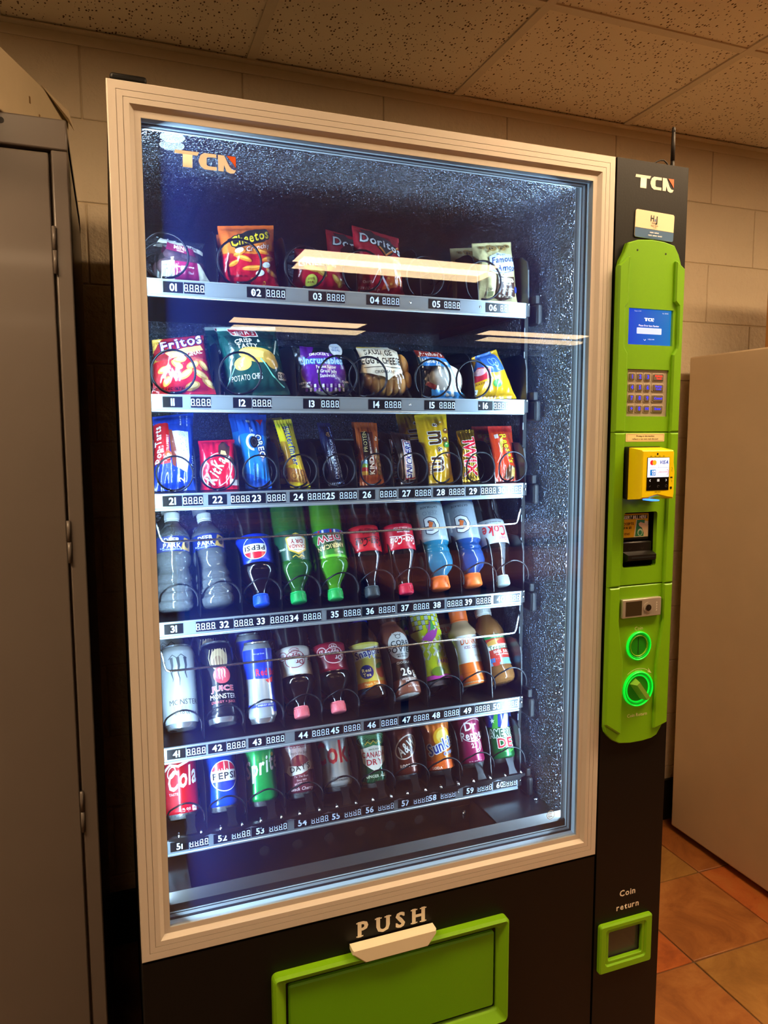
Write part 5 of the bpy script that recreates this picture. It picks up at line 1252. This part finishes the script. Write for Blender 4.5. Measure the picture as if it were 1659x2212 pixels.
def bottle(row, x, y, lean, prof, capr, caph, label, cap, bodym, lab=None, labc=None, art=None, roll=0, flip=False, turn=0.0, name='soda_bottle', cat='bottle', neck=None, group=None, capflat=False, ribs=True, dv=0.0):
    H = prof[-1][0]+caph
    root, xf = drink(row, x, y, lean, H, name, label, cat, roll, flip, group, rb=(capr if flip else prof[0][1]))
    sp = smooth_prof(prof)
    MB().lathe(sp, bodym, 36, xf).build('body', root)
    z0 = prof[-1][0]
    cm = mat(cap, .42, 0, 'bottle_cap')
    cp = MB()
    n = 36; P0 = [(z0-.001, capr*.98), (z0+caph*.82, capr), (z0+caph*.95, capr*.95), (z0+caph, capr*.86)]
    cp.lathe(P0, cm, n, xf)
    co = cp.build('cap', root)
    if ribs:
        rb = MB()
        for k in range(n):
            th = 2*PI*k/n; c, s = math.cos(th), math.sin(th); r0, r1 = capr*.985, capr*1.03; d = .0007
            vs = [xf(r*c-s*e*d, r*s+c*e*d, z) for z in (z0+.001, z0+caph*.85) for r in (r0, r1) for e in (-1, 1)]
            rb.add(vs, [(2, 3, 7, 6), (0, 2, 6, 4), (1, 5, 7, 3), (4, 6, 7, 5)], cm)
        rb.build('cap_ribs', co)
    MB().lathe([(z0-.004, prof[-1][1]*1.0), (z0-.0035, capr*.98), (z0-.0015, capr*.98), (z0-.001, prof[-1][1])], cm, n, xf, cap=False).build('tamper_band', co)
    rf = interp(sp)
    if lab:
        l0, l1 = lab
        q = [(l0, rf(l0)+.0003)]+[(l0+(l1-l0)*k/8, rf(l0+(l1-l0)*k/8)+.0005) for k in range(9)]+[(l1, rf(l1)+.0003)]
        MB().lathe(q, mat(labc, .33, 0, 'bottle_label', coat=.2), 40, xf, cap=False).build('label_wrap', root)
    if art:
        wf = wrap(lambda v: rf(v)+.0006, xf, turn)
        P = Print(lambda u, v, o: wf(u, v+dv, o), du=.005, dv=.008, lift=.0002, step=.00005, mk=can_ink)
        art(P, H); P.build('label_print', root)
    return root
SODA = [(0, .022), (.002, .029), (.010, .0345), (.030, .0362), (.060, .0358), (.085, .0345), (.150, .0345), (.158, .0358), (.168, .0330), (.184, .0225), (.196, .0140), (.204, .0125), (.210, .0125)]
COKE = [(0, .022), (.003, .028), (.012, .0325), (.030, .0325), (.060, .0295), (.078, .0320), (.088, .0338), (.140, .0338), (.150, .0325), (.172, .0240), (.192, .0145), (.204, .0125), (.211, .0125)]
GATO = [(0, .026), (.003, .033), (.010, .0355), (.040, .0355), (.100, .0355), (.106, .0350), (.112, .0310), (.120, .0335), (.126, .0330), (.132, .0350), (.150, .0355), (.162, .0300), (.172, .0200), (.180, .0175)]
WATR = [(0.0000, 0.0220), (0.0027, 0.0280), (0.0081, 0.0318), (0.0144, 0.0326), (0.0189, 0.0308), (0.0234, 0.0326), (0.0306, 0.0328), (0.0351, 0.0308), (0.0396, 0.0326), (0.0468, 0.0328), (0.0513, 0.0306), (0.0558, 0.0324), (0.0630, 0.0318), (0.0702, 0.0288), (0.0774, 0.0278), (0.0846, 0.0296), (0.0918, 0.0316), (0.1008, 0.0318), (0.1044, 0.0312), (0.1080, 0.0308), (0.1332, 0.0310), (0.1422, 0.0300), (0.1548, 0.0220), (0.1638, 0.0140), (0.1692, 0.0125), (0.1728, 0.0125)]
M_water = mat('#c2ccd4', 0.04, 0, 'water_in_plastic', trans=0.86, ior=1.33, bump=0.9, bscale=36.0, coat=.3)
M_cola = mat('#0e0503', 0.07, 0, 'cola_in_plastic', coat=.5)
M_gale = mat('#2c6a22', 0.07, 0, 'green_bottle', trans=0.45, ior=1.2, coat=.5)
M_dew = mat('#4d9a1c', 0.07, 0, 'lime_soda', trans=0.35, ior=1.2, coat=.5)
M_gat1 = mat('#2e86b0', 0.07, 0, 'pale_blue_drink', trans=0.40, ior=1.2, coat=.5)
M_gat2 = mat('#1e4f9c', 0.07, 0, 'blue_drink', trans=0.40, ior=1.2, coat=.5)

# ---- fourth tray
def artDP(P, H):
    P.r(-.040, .120, .040, .1485, '#182a72').p([(.012, .124), (.034, .120), (.036, .142), (.020, .146)], '#b8923c').e(.026, .134, .006, .008, '#3a2c18').t('DEER', -.004, .1405, .0085, '#e2e8f4', sp=.06).t('PARK', -.004, .1305, .0085, '#e2e8f4', sp=.06).t('NATURAL SPRING WATER', -.004, .1235, .0022, '#c8d4ec', wmax=.036).t('16.9', -.024, .1265, .0030, '#c8d4ec')
d31 = bottle(3, .098, .212, 20, WATR, .0138, .014, 'clear water bottle with navy label, leftmost drink on its tray above tag 31', '#cfd6da', M_water, (.108, .1335), '#1c2c6a', artDP, dv=-.0125, roll=1, name='water_bottle', group='water bottles')
d32 = bottle(3, .174, .212, 27, WATR, .0138, .014, 'leaning clear water bottle next to the blue capped cola bottle above tag 32', '#cfd6da', M_water, (.108, .1335), '#1c2c6a', artDP, dv=-.0125, roll=-4, name='water_bottle', group='water bottles', turn=-.1)
behind(d31, .085, 'water bottle behind the leftmost clear bottle, above tag 31', dz=.004)
behind(d32, .085, 'water bottle hidden behind the leaning clear one above tag 32', dz=.004)
def globe(P, cx, cz, r, flip=False, txt='#0c0c10'):
    P.e(cx, cz, r*1.06, r*1.06, '#eef0f2', n=36)
    P.polys([[(cx+r*math.cos(math.radians(a)), cz+r*math.sin(math.radians(a))) for a in range(22, 159, 8)]], '#d0202c').polys([[(cx+r*math.cos(math.radians(a)), cz+r*math.sin(math.radians(a))) for a in range(202, 339, 8)]], '#1438b8')
    P.t('PEPSI', cx, cz, r*.42, txt, sx=1.25, wmax=r*1.75, sp=.12)
def artPB(P, H): globe(P, .002, .121, .0225)
d33 = bottle(3, .254, .198, 33, SODA, .0150, .017, 'upside down cola bottle with blue label and blue cap above tag 33', '#1c4fe0', M_cola, (.091, .150), '#1434d0', artPB, flip=True, turn=.12)
behind(d33, .088, 'dark cola bottle behind the blue labelled one above tag 33')
def artCDb(P, H):
    P.r(-.05, .088, .05, .149, '#14422a').p([(-.022, .104), (-.018, .130), (0, .140), (.018, .130), (.022, .104), (0, .094)], '#c8a83c').p([(-.019, .106), (-.016, .128), (0, .136), (.016, .128), (.019, .106), (0, .097)], '#eee8dc').t('CANADA', 0, .1225, .0075, '#b01c28', wmax=.034).t('DRY', 0, .1120, .0080, '#b01c28').t('SINCE 1904', 0, .1300, .0022, '#3a5a3a').l([(-.012, .145), (-.006, .141), (0, .146), (.006, .141), (.012, .145)], .0018, '#d8b83c').t('GINGER', .034, .126, .0040, '#d8e0d0')
d34 = bottle(3, .326, .198, 30, SODA, .0150, .017, 'upside down green ginger ale bottle with shield label above tag 34', '#14a050', M_gale, (.088, .149), '#14422a', artCDb, flip=True, turn=-.1)
behind(d34, .088, 'green ginger ale bottle behind the one above tag 34')
def artMDb(P, H):
    P.r(-.05, .090, .05, .149, '#2f7a28').r(-.05, .144, .05, .149, '#6cc83c').r(-.05, .090, .05, .097, '#2a4aa8')
    for k in range(10): P.r(-.036+.008*k, .091, -.032+.008*k, .099, ['#e8e8e8', '#b8202c', '#2a3f98'][k % 3])
    P.p([(-.030, .098), (-.026, .120), (.024, .132), (.028, .104)], '#18401c').t('AMERICAN', 0, .1265, .0090, '#e2d48c', rot=8, out='#14300f', ow=.0012, wmax=.058).t('DEW', .004, .1085, .0140, '#c01c30', rot=8, out='#eee8dc', ow=.0014).t('mtn', -.016, .140, .0055, '#e8e8e0')
d35 = bottle(3, .400, .198, 30, SODA, .0150, .017, 'upside down lime soda bottle with red and green label above tag 35', '#20a850', M_dew, (.090, .149), '#2f7a28', artMDb, flip=True, turn=.05)
behind(d35, .088, 'lime soda bottle behind the one above tag 35')
def artCC(col, txt, fr='#f4f0ee'):
    def f(P, H):
        P.t('Coca-Cola', .002, .1230, .0150, txt, sh=.3, wmax=.062, bold=1).l([(-.030, .1140), (-.012, .1110), (.010, .1145), (.032, .1120)], .0016, txt).t('FIFA WORLD CUP', 0, .0960, .0034, txt if txt != '#f4f0ee' else '#f0d8d4', wmax=.050).t('ORIGINAL TASTE' if col == '#c4142c' else 'ZERO SUGAR', 0, .1040, .0032, txt, wmax=.030)
    return f
d36 = bottle(3, .476, .198, 28, COKE, .0150, .017, 'upside down cola bottle with red label, black script and grey cap above tag 36', '#3c4448', M_cola, (.086, .141), '#c01c24', artCC('#c01c24', '#120a0a'), flip=True, turn=-.1)
d37 = bottle(3, .549, .198, 26, COKE, .0150, .017, 'upside down cola bottle with red label, white script and pink red cap above tag 37', '#d82c4c', M_cola, (.086, .141), '#c4142c', artCC('#c4142c', '#f4f0ee'), flip=True, turn=-.1)
def artGA(P, H):
    P.t('G', .004, .072, .034, '#e6ecf0', out='#1c2c4a', ow=.0020, sx=.9).p([(.001, .066), (.010, .062), (.012, .074), (.002, .084), (.005, .074)], '#d8682c').t('ZERO', .004, .044, .0090, '#7a8a9c', bold=0).t('GATORADE', .004, .031, .0044, '#2a3448').r(.030, .040, .034, .085, '#d0d6da').l([(-.030, .030), (-.030, .095)], .0010, '#e8f0f4')
d38 = bottle(3, .627, .202, 27, GATO, .0205, .022, 'upside down pale blue sports drink with silver label and orange cap above tag 38', '#f0702a', M_gat1, (.020, .104), '#98a8b2', artGA, flip=True, name='sports_drink_bottle', turn=.1, ribs=False)
d39 = bottle(3, .704, .206, 27, GATO, .0205, .022, 'upside down deep blue sports drink with silver label and orange cap above tag 39', '#f0702a', M_gat2, (.020, .104), '#8a98a8', artGA, flip=True, name='sports_drink_bottle', turn=.2, ribs=False)
behind(d38, .085, 'pale blue sports drink behind the one above tag 38')
behind(d39, .085, 'deep blue sports drink behind the one above tag 39')
def artDC(P, H): P.t('Coke', .004, .1130, .0230, '#c8202c', sh=.1, wmax=.056).t('Diet', -.012, .1315, .0080, '#c8202c', sh=.25, bold=0).t('FIFA WORLD CUP', .002, .0930, .0030, '#3a3a3a', wmax=.050)
d40 = bottle(3, .772, .198, 30, COKE, .0150, .017, 'upside down diet cola bottle with silver label and pale grey cap above tag 40', '#a8b4b4', M_cola, (.086, .141), '#b4bcc4', artDC, flip=True, turn=.1)

# ---- fifth tray
def claw(P, cx, cz, s, c, w_=.0022):
    for dx, l, k in ((-.010, .034, 0), (-.001, .040, 1), (.009, .030, 2)):
        x = cx+dx*s; P.l([(x, cz+.020*s), (x+.0012*s, cz+.008*s), (x-.0006*s, cz-.002*s), (x+.0014*s, cz-.010*s), (x+.0008*s, cz+.020*s-l*s)], w_*s*2.0, c, taper=True)
    P.l([(cx-.014*s, cz+.018*s), (cx-.008*s, cz+.024*s), (cx-.002*s, cz+.019*s), (cx+.004*s, cz+.024*s), (cx+.012*s, cz+.018*s)], .0012*s, c)
def artMW(P, H):
    claw(P, -.002, .104, 1.35, '#3c4450'); P.t('MONSTER', .004, .0465, .0095, '#20242c', bold=0, sx=1.15, wmax=.056).t('ENERGY', .004, .0355, .0060, '#8aa8c0', sp=.22, wmax=.044).t('ZERO ULTRA', .006, .0265, .0046, '#20242c', sp=.16, wmax=.042)
    for k in range(7): P.l([(-.042+.004*k, .050+.010*k), (-.038+.003*k, .064+.010*k), (-.042+.004*k, .074+.009*k)], .0007, '#9aa4ae')
    for k in range(6): P.l([(.030+.003*(k % 2), .060+.012*k), (.036, .066+.012*k)], .0008, '#a8b2bc')
d41 = can(4, .103, .218, 30, '#b4bcc2', 'tall white energy drink can with dark claw marks above tag 41', artMW, H=.158, name='energy_drink_can', turn=.05, metal=.25)
behind(d41, .078, 'tall white energy drink can behind the one above tag 41', dx=-.012, dz=.004)
def artMJ(P, H):
    P.e(.000, .118, .017, .022, '#b09a78').e(-.002, .112, .010, .014, '#8a6e54')
    for k in range(7): P.l([(-.016+.005*k, .140), (-.020+.006*k, .124), (-.017+.005*k, .108)], .0014, '#d0bc8c')
    P.e(.003, .088, .0165, .0165, '#d04a54').e(.000, .091, .0115, .0115, '#dc6a70'); claw(P, .003, .088, .55, '#f2e8e8', .0030)
    P.t('JUICE', .002, .0625, .0095, '#c8485c', sx=1.3, out='#e8e0e0', ow=.0004, wmax=.044).t('MONSTER', .002, .0475, .0090, '#d8d8dc', bold=0, sx=1.1, wmax=.050).t('ENERGY + JUICE', .002, .0370, .0042, '#b85a5c', sp=.14, wmax=.046)
d42 = can(4, .178, .214, 32, '#0e0d10', 'tall black juice energy can with pink emblem above tag 42', artMJ, H=.158, name='energy_drink_can', metal=.2)
behind(d42, .078, 'tall black juice energy can behind the one above tag 42', dx=-.008)
def artRB(P, H):
    P.polys([[(-.045, .086), (.045, .080), (.045, .142), (-.045, .142)]], '#1434b4').p([(.018, .020), (.045, .020), (.045, .088), (.016, .082)], '#1434b4').p([(-.045, .006), (-.018, .006), (-.018, .0), (-.045, 0)], '#1434b4').r(-.045, .030, .045, .0365, '#2438a8')
    P.t('Red Bull', .010, .0955, .0125, '#e0283c', wmax=.046).p([(.004, .080), (.022, .086), (.020, .076), (.010, .074)], '#e0382c').t('ENERGY DRINK', .002, .0335, .0030, '#c8d0e0')
    P.t('Energy Drink', -.004, .1310, .0026, '#c8d4ec', 0)
d43 = can(4, .253, .205, 22, '#b8bec6', 'slim blue and silver energy drink can above tag 43', artRB, H=.156, R=.0285, name='energy_drink_can', metal=.55, turn=.1)
behind(d43, .066, 'slim blue and silver energy can directly behind the one above tag 43', dx=-.004)
behind(d43, .132, 'slim blue and silver energy can farthest back above tag 43', dx=-.008)
def artDPp(base, ink1):
    def f(P, H):
        P.o(.000, .118, .021, .017, .0015, ink1, rot=10).t('Dr', -.008, .1245, .0095, ink1, rot=4).t('Pepper', .000, .1135, .0100, ink1, rot=4, wmax=.036).o(.026, .108, .010, .009, .0012, ink1).t('23', .026, .108, .0060, ink1).t('Dr', -.034, .118, .008, ink1)
        if base != '#8e1c30': P.o(.000, .1000, .010, .0055, .0010, ink1).t('Diet', 0, .1000, .0055, ink1, 0, sh=.2)
        else: P.o(.000, .1000, .008, .0055, .0010, ink1).t('23', 0, .1000, .0055, ink1)
    return f
d44 = bottle(4, .330, .202, 36, SODA, .0150, .017, 'upside down diet pepper soda bottle with white label and pink cap above tag 44', '#e0707c', M_cola, (.090, .149), '#d8d6d4', artDPp('#d8d6d4', '#8e1c34'), flip=True, turn=.12)
d45 = bottle(4, .405, .202, 36, SODA, .0150, .017, 'upside down pepper soda bottle with maroon label and pink cap above tag 45', '#e0707c', M_cola, (.090, .149), '#8e1c30', artDPp('#8e1c30', '#eed8d8'), flip=True, turn=-.05)
behind(d44, .088, 'dark soda bottle hidden behind the white labelled upside down bottle')
behind(d45, .088, 'dark soda bottle hidden behind the maroon labelled upside down bottle')
SNAP = [(0, .026), (.004, .033), (.012, .0355), (.030, .0352), (.070, .0345), (.115, .0352), (.128, .0340), (.146, .0260), (.158, .0205), (.166, .0195)]
def artSN(P, H):
    P.r(-.05, .030, .05, .124, '#c9bb4c').p([(-.05, .086), (.05, .094), (.05, .120), (-.05, .120)], '#d8cf78').p([(-.032, .088), (.030, .100), (.034, .118), (-.030, .108)], '#e8e6e0').t('Snapple', .000, .1030, .0150, '#2a3490', rot=10, wmax=.058, out='#f4f2ea', ow=.0014).e(-.010, .062, .0145, .0145, '#2c2a78').t('Real', -.010, .0655, .0066, '#e8dc9c').t('Tea', -.010, .0560, .0066, '#e8dc9c').e(.022, .064, .012, .016, '#b85a24').e(.020, .074, .010, .005, '#4a8a3c', 30)
    P.r(-.05, .030, .05, .042, '#d8801c').t('PEACH', .024, .090, .0050, '#2a3490').t('Peach Tea', -.004, .0365, .0050, '#f0d890', wmax=.03)
M_tea = mat('#2c1608', .08, 0, 'dark_tea', coat=.4)
d46 = bottle(4, .484, .226, 33, SNAP, .0195, .020, 'iced tea bottle with yellow label and dark blue cap above tag 46', '#14209c', M_tea, (.021, .115), '#c9bb4c', artSN, name='tea_bottle', turn=-.05, dv=-.009)
CORE = [(0, .0275), (.002, .0305), (.009, .0322), (.022, .0325), (.048, .0285), (.070, .0262), (.090, .0290), (.110, .0325), (.134, .0320), (.146, .0270), (.158, .0195), (.164, .0185)]
def artCP(P, H):
    P.e(.000, .112, .0280, .0300, '#e6e6e4').t('fairlife', -.002, .1395, .0058, '#e8e4e0', arc=.003).t('CORE', .000, .1175, .0105, '#22262a').t('POWER', .000, .1035, .0110, '#22262a').o(-.002, .1315, .0055, .0045, .0012, '#22262a').l([(-.010, .137), (-.005, .134)], .0012, '#22262a').l([(.006, .137), (.001, .134)], .0012, '#22262a').t('HIGH PROTEIN', 0, .0935, .0030, '#22262a', wmax=.026).t('MILK SHAKE', 0, .0890, .0030, '#22262a', wmax=.022)
    P.r(-.045, .040, .045, .079, '#2c1612').t('CHOCOLATE', .002, .0755, .0048, '#e8dcd4', wmax=.036).t('26g', .004, .0545, .0165, '#eef0f0', wmax=.034).t('HIGH QUALITY', .002, .0385, .0042, '#eadcd4', wmax=.036).t('PROTEIN', .002, .0330, .0042, '#eadcd4', wmax=.024).t('14 FL OZ (414 mL)', .006, .0215, .0032, '#e0ccc0', wmax=.028)
d47 = bottle(4, .557, .214, 38, CORE, .0185, .024, 'brown chocolate protein shake bottle with white round emblem above tag 47', '#4a2a20', mat('#7a4634', .3, 0, 'brown_sleeve', coat=.3), None, None, artCP, name='protein_shake_bottle', turn=.12, roll=-2, dv=-.009)
MB().lathe([(-.0006, .026), (.0004, .0272)], mat('#c9c6c2', .35, .2, 'sleeve_base'), 32).build('base_disc', d47)
def artYL(P, H):
    for i in range(9):
        for j in range(5):
            P.r(-.036+.008*i, .128+.011*j-.0012*i, -.0285+.008*i, .138+.011*j-.0012*i, '#d4dc1c' if (i+j) % 2 else '#c4d6d0')
    P.r(-.045, .022, .045, .124, '#c9d61a')
    for k in range(14):
        a = k*1.7; P.l([(-.030+.0046*k, .050+.060*((k*0.37) % 1)), (-.022+.0046*k, .060+.060*((k*0.37) % 1)), (-.026+.0046*k, .070+.055*((k*0.37) % 1))], .0050, '#e0e6c8'); 
    for k in range(10): P.l([(-.034+.007*k, .040+.070*((k*.41) % 1)), (-.028+.007*k, .056+.060*((k*.41) % 1))], .0010, '#5a8a2c')
    P.p([(-.020, .102), (-.004, .116), (.004, .140), (.010, .118), (.022, .126), (.012, .106), (.000, .094)], '#b048a8').p([(-.010, .112), (.002, .120), (.008, .146), (.014, .124)], '#3f9a4c').p([(.000, .040), (.030, .040), (.034, .056), (.010, .060)], '#d8c020').t('HARD', .022, .050, .0085, '#8a3a7c').r(-.045, .008, .045, .021, '#c040a8').e(.000, .028, .014, .010, '#6a8a1c')
d48 = can(4, .640, .246, 34, '#1c1410', 'tall yellow green patterned can with pink band above tag 48', artYL, H=.200, R=.0350, name='tall_can', metal=.1, turn=-.1)
behind(d48, .080, 'tall yellow green patterned can behind the one above tag 48', dx=-.010, dz=.004)
DUNK = [(0, .027), (.003, .031), (.010, .0325), (.020, .0320), (.045, .0305), (.095, .0315), (.108, .0325), (.120, .0310), (.132, .0230), (.142, .0190), (.146, .0185)]
def artDU(P, H):
    P.r(-.045, .052, .045, .112, '#e2e2e0').r(-.045, .006, .045, .052, '#d8681c').t("DUNKIN'", .003, .0985, .0130, '#e0661c', wmax=.052).t('ICED COFFEE', .003, .0850, .0060, '#8a2c5a', wmax=.040).t('original', .012, .0660, .0060, '#b08a6c', 0).t('13.7 FL OZ', .012, .0270, .0030, '#f4e0c8').l([(-.002, .034), (.008, .030), (.016, .031)], .0010, '#f4e0c8')
    for k in range(3): P.l([(-.04, .012+.009*k), (.04, .012+.009*k)], .0012, '#b85412')
d49 = bottle(4, .722, .236, 30, DUNK, .0205, .036, 'iced coffee bottle with white and orange label and tall orange cap above tag 49', '#d8601c', mat('#b89a78', .2, 0, 'milky_coffee', coat=.3), (.001, .106), '#e2e2e0', artDU, name='coffee_bottle', ribs=False, turn=.05, dv=-.006)
behind(d49, .080, 'iced coffee bottle with orange cap behind the one above tag 49', dx=-.012, dz=.006)
TROP = [(0, .024), (.003, .030), (.010, .0340), (.026, .0345), (.040, .0320), (.050, .0335), (.100, .0335), (.108, .0345), (.122, .0330), (.140, .0260), (.152, .0185), (.160, .0165)]
def artTR(P, H):
    P.r(-.046, .046, .046, .108, '#b8382c').r(-.046, .100, .046, .109, '#2c8a4c').t('APPLE JUICE', .004, .1045, .0048, '#e8f0d8', wmax=.036).e(.000, .088, .030, .010, '#d8a04a').e(.010, .090, .014, .007, '#c83a2c').p([(-.030, .074), (.034, .078), (.034, .088), (-.030, .084)], '#f0ece0').t('Tropicana', .003, .0800, .0095, '#1c6a3c', wmax=.056, rot=3).t('100% JUICE', .004, .0690, .0060, '#f4e4d4', wmax=.042).t('from concentrate', .004, .0625, .0030, '#f4e4d4', wmax=.036).r(-.046, .040, .046, .054, '#78b0d0').e(-.018, .050, .012, .012, '#c0392c').polys([rrect(-.030, -.018, .044, .056, .001)], '#3a70b0').t('15.2', .018, .0465, .0036, '#1c3a5a')
d50 = bottle(4, .789, .226, 35, TROP, .0185, .016, 'apple juice bottle with white cap and red green label above tag 50', '#d8dcd8', mat('#a8703c', .07, 0, 'apple_juice', trans=.45, ior=1.2, coat=.4), (.034, .103), '#b8382c', artTR, name='juice_bottle', dv=-.006)

# ---- sixth tray: cans
def art51(P, H):
    P.t('Cola', .002, .0830, .0330, '#f2efec', sh=.3, rot=14, wmax=.062).l([(-.036, .098), (-.022, .108), (-.006, .104), (.014, .112)], .0045, '#f2efec').o(-.020, .094, .007, .011, .0022, '#f2efec', rot=-30).t('TASTE', -.018, .0545, .0042, '#f2d8d8', wmax=.018).t('12 FL OZ', .002, .0260, .0036, '#f0e4e4').t('(355 mL)', .002, .0205, .0036, '#f0e4e4').polys([rrect(.016, .026, .019, .031, .0015)], '#e8e4e8').t('140', .021, .0265, .0040, '#b01c28')
can(5, .099, .226, 26, '#c01024', 'red cola can with big white script above tag 51', art51, turn=.05)
def art52(P, H): globe(P, .002, .0740, .0270)
can(5, .175, .226, 26, '#0c46c8', 'blue cola can with round red white and blue emblem above tag 52', art52, turn=.1)
def art53(P, H): P.t('Sprite', .002, .0860, .0300, '#f0f4ee', sh=.3, rot=14, wmax=.080).e(.024, .104, .004, .004, '#d8e03c')
can(5, .253, .226, 22, '#0c9a44', 'green lemon lime soda can with slanted white lettering above tag 53', art53, turn=.0)
def art54(P, H):
    P.r(-.05, .060, .05, .108, '#c9b0b4').r(-.05, .108, .05, .113, '#8a2434').t('BLACK CHERRY', 0, .1060, .0050, '#7a1c2c', wmax=.038).t('Simply the Best', 0, .0945, .0055, '#4a2a30', 0, sh=.25, wmax=.040).e(.000, .070, .0215, .0205, '#7e2434').p([(-.030, .060), (-.024, .072), (0, .068), (.024, .078), (.030, .070), (.024, .062), (0, .054), (-.022, .052)], '#efeae6').t("DAY'S", 0, .0660, .0100, '#1c1416', rot=8, wmax=.042)
    P.t('To The Best', 0, .0495, .0038, '#e0c4c8', 0, sh=.2).t('Since 1889', 0, .0425, .0034, '#e0c4c8', 0).t('BEVERAGES', 0, .0370, .0036, '#c8a4ac', arc=.002).t('Black Cherry', 0, .0265, .0060, '#e8d4d8', 0, sh=.2, wmax=.046).t('Soda', .002, .0185, .0054, '#e8d4d8', 0, sh=.2)
can(5, .329, .226, 26, '#6e3040', 'maroon and pale pink cherry soda can above tag 54', art54)
def art55(P, H): P.t('Coke', .000, .0850, .0420, '#c4202c', wmax=.100).l([(.020, .104), (.026, .112), (.022, .116)], .0012, '#3a3a3a').t('ZERO SUGAR', .002, .0350, .0036, '#2a2a2a').t('ZERO CALORIES', .002, .0300, .0030, '#2a2a2a')
can(5, .409, .226, 26, '#b8bcc0', 'silver diet cola can with huge red letters above tag 55', art55, metal=.5, turn=-.1)
def art56(P, H):
    for k in range(5): P.o(0, .104, .010+.007*k, .004+.002*k, .0010, '#3a9a64')
    P.l([(-.018, .096), (-.012, .102), (-.006, .097), (0, .103), (.006, .097), (.012, .102), (.018, .096)], .0022, '#c8a83c').p([(-.028, .088), (0, .094), (.028, .088), (.025, .060), (.010, .048), (0, .042), (-.010, .048), (-.025, .060)], '#e4e0d6').t('SINCE 1904', 0, .0860, .0030, '#3a4a3a').t('CANADA', 0, .0755, .0105, '#b01c28', wmax=.052, arc=-.001).t('DRY', 0, .0610, .0110, '#b01c28').t('GINGER ALE', 0, .0330, .0055, '#c8d8c0', wmax=.044).t('12 FL OZ', 0, .0180, .0030, '#9ab8a0')
    for k in range(6): P.l([(-.030+.010*k, .020), (-.024+.010*k, .032)], .0008, '#2a7a4c')
can(5, .484, .226, 18, '#0e4a2c', 'dark green ginger ale can with white shield above tag 56', art56)
def art57(P, H): P.e(0, .074, .030, .021, '#e4dcd4', 38).e(0, .074, .0275, .0185, '#5a2418', 38).t('A&W', .000, .0745, .0200, '#f0ece6', rot=30, sh=.1, wmax=.046, out='#24100c', ow=.0012).t('ROOT BEER', 0, .0365, .0058, '#eadcd0', wmax=.040).t('12 FL OZ (355 mL)', 0, .0180, .0030, '#d8c4b4', wmax=.034)
can(5, .558, .226, 24, '#5a2418', 'brown root beer can with tilted white oval above tag 57', art57, turn=.05)
def art58(P, H):
    P.e(.000, .086, .021, .021, '#f0b020').e(.000, .088, .014, .014, '#f8d860').r(-.05, .012, .05, .040, '#c85418')
    for k in range(24): P.e(-.040+.0035*k, .014+.026*((k*.618) % 1), .0009, .0009, '#f0a060', n=6)
    P.t('Sunkist', .000, .0720, .0220, '#1c3a9c', rot=18, sh=.1, wmax=.074, out='#f0f2f4', ow=.0020).t('Orange', .014, .0555, .0070, '#2a4ab0', rot=16, out='#eef0f0', ow=.0006).t('SODA', -.020, .0250, .0050, '#f4e4d4').t('190', .026, .0250, .0048, '#f4e4d4')
can(5, .638, .226, 20, '#d8701c', 'orange soda can with yellow sun and blue lettering above tag 58', art58, turn=.12)
def art59(P, H): P.t('Dr', -.004, .0960, .0170, '#f0e6ea', rot=4).t('Pepper', .000, .0770, .0170, '#f0e6ea', rot=4, wmax=.060).o(.002, .086, .031, .023, .0016, '#f0e6ea', rot=12).o(.000, .0545, .0110, .0110, .0018, '#f0e6ea', a0=-90, a1=120).o(.000, .0545, .0150, .0150, .0014, '#f0e6ea', a0=-80, a1=80).t('23', -.003, .0545, .0090, '#f0e6ea').t('12 FL OZ (355 mL)', 0, .0210, .0034, '#f0e0e6', wmax=.040)
can(5, .716, .226, 24, '#9a2454', 'magenta pepper soda can with white ovals above tag 59', art59, turn=.05)
def art60(P, H):
    P.p([(-.045, .088), (.045, .082), (.045, .113), (-.045, .113)], '#1c3a9c').p([(-.010, .084), (.004, .113), (.016, .113), (.006, .082)], '#dfe6ea').p([(-.030, .084), (-.020, .113), (-.012, .113), (-.016, .083)], '#4aa03c')
    for x, z in ((-.026, .100), (.024, .102)): P.p([(x+.006*(1 if k % 2 == 0 else .42)*math.sin(k*PI/5), z+.006*(1 if k % 2 == 0 else .42)*math.cos(k*PI/5)) for k in range(10)], '#eef2f6')
    P.t('AMERICAN', .004, .0730, .0160, '#0c4a2c', wmax=.086, out='#d8e8d8', ow=.0016).t('DEW', .012, .0520, .0190, '#b82030', out='#e8e8e0', ow=.0016)
    for k in range(7): P.l([(0, .030), (-.018+.006*k, .042-.0012*abs(k-3))], .0030, '#4aa83c', taper=True)
can(5, .795, .226, 22, '#146a34', 'green and blue starred citrus soda can above tag 60', art60)
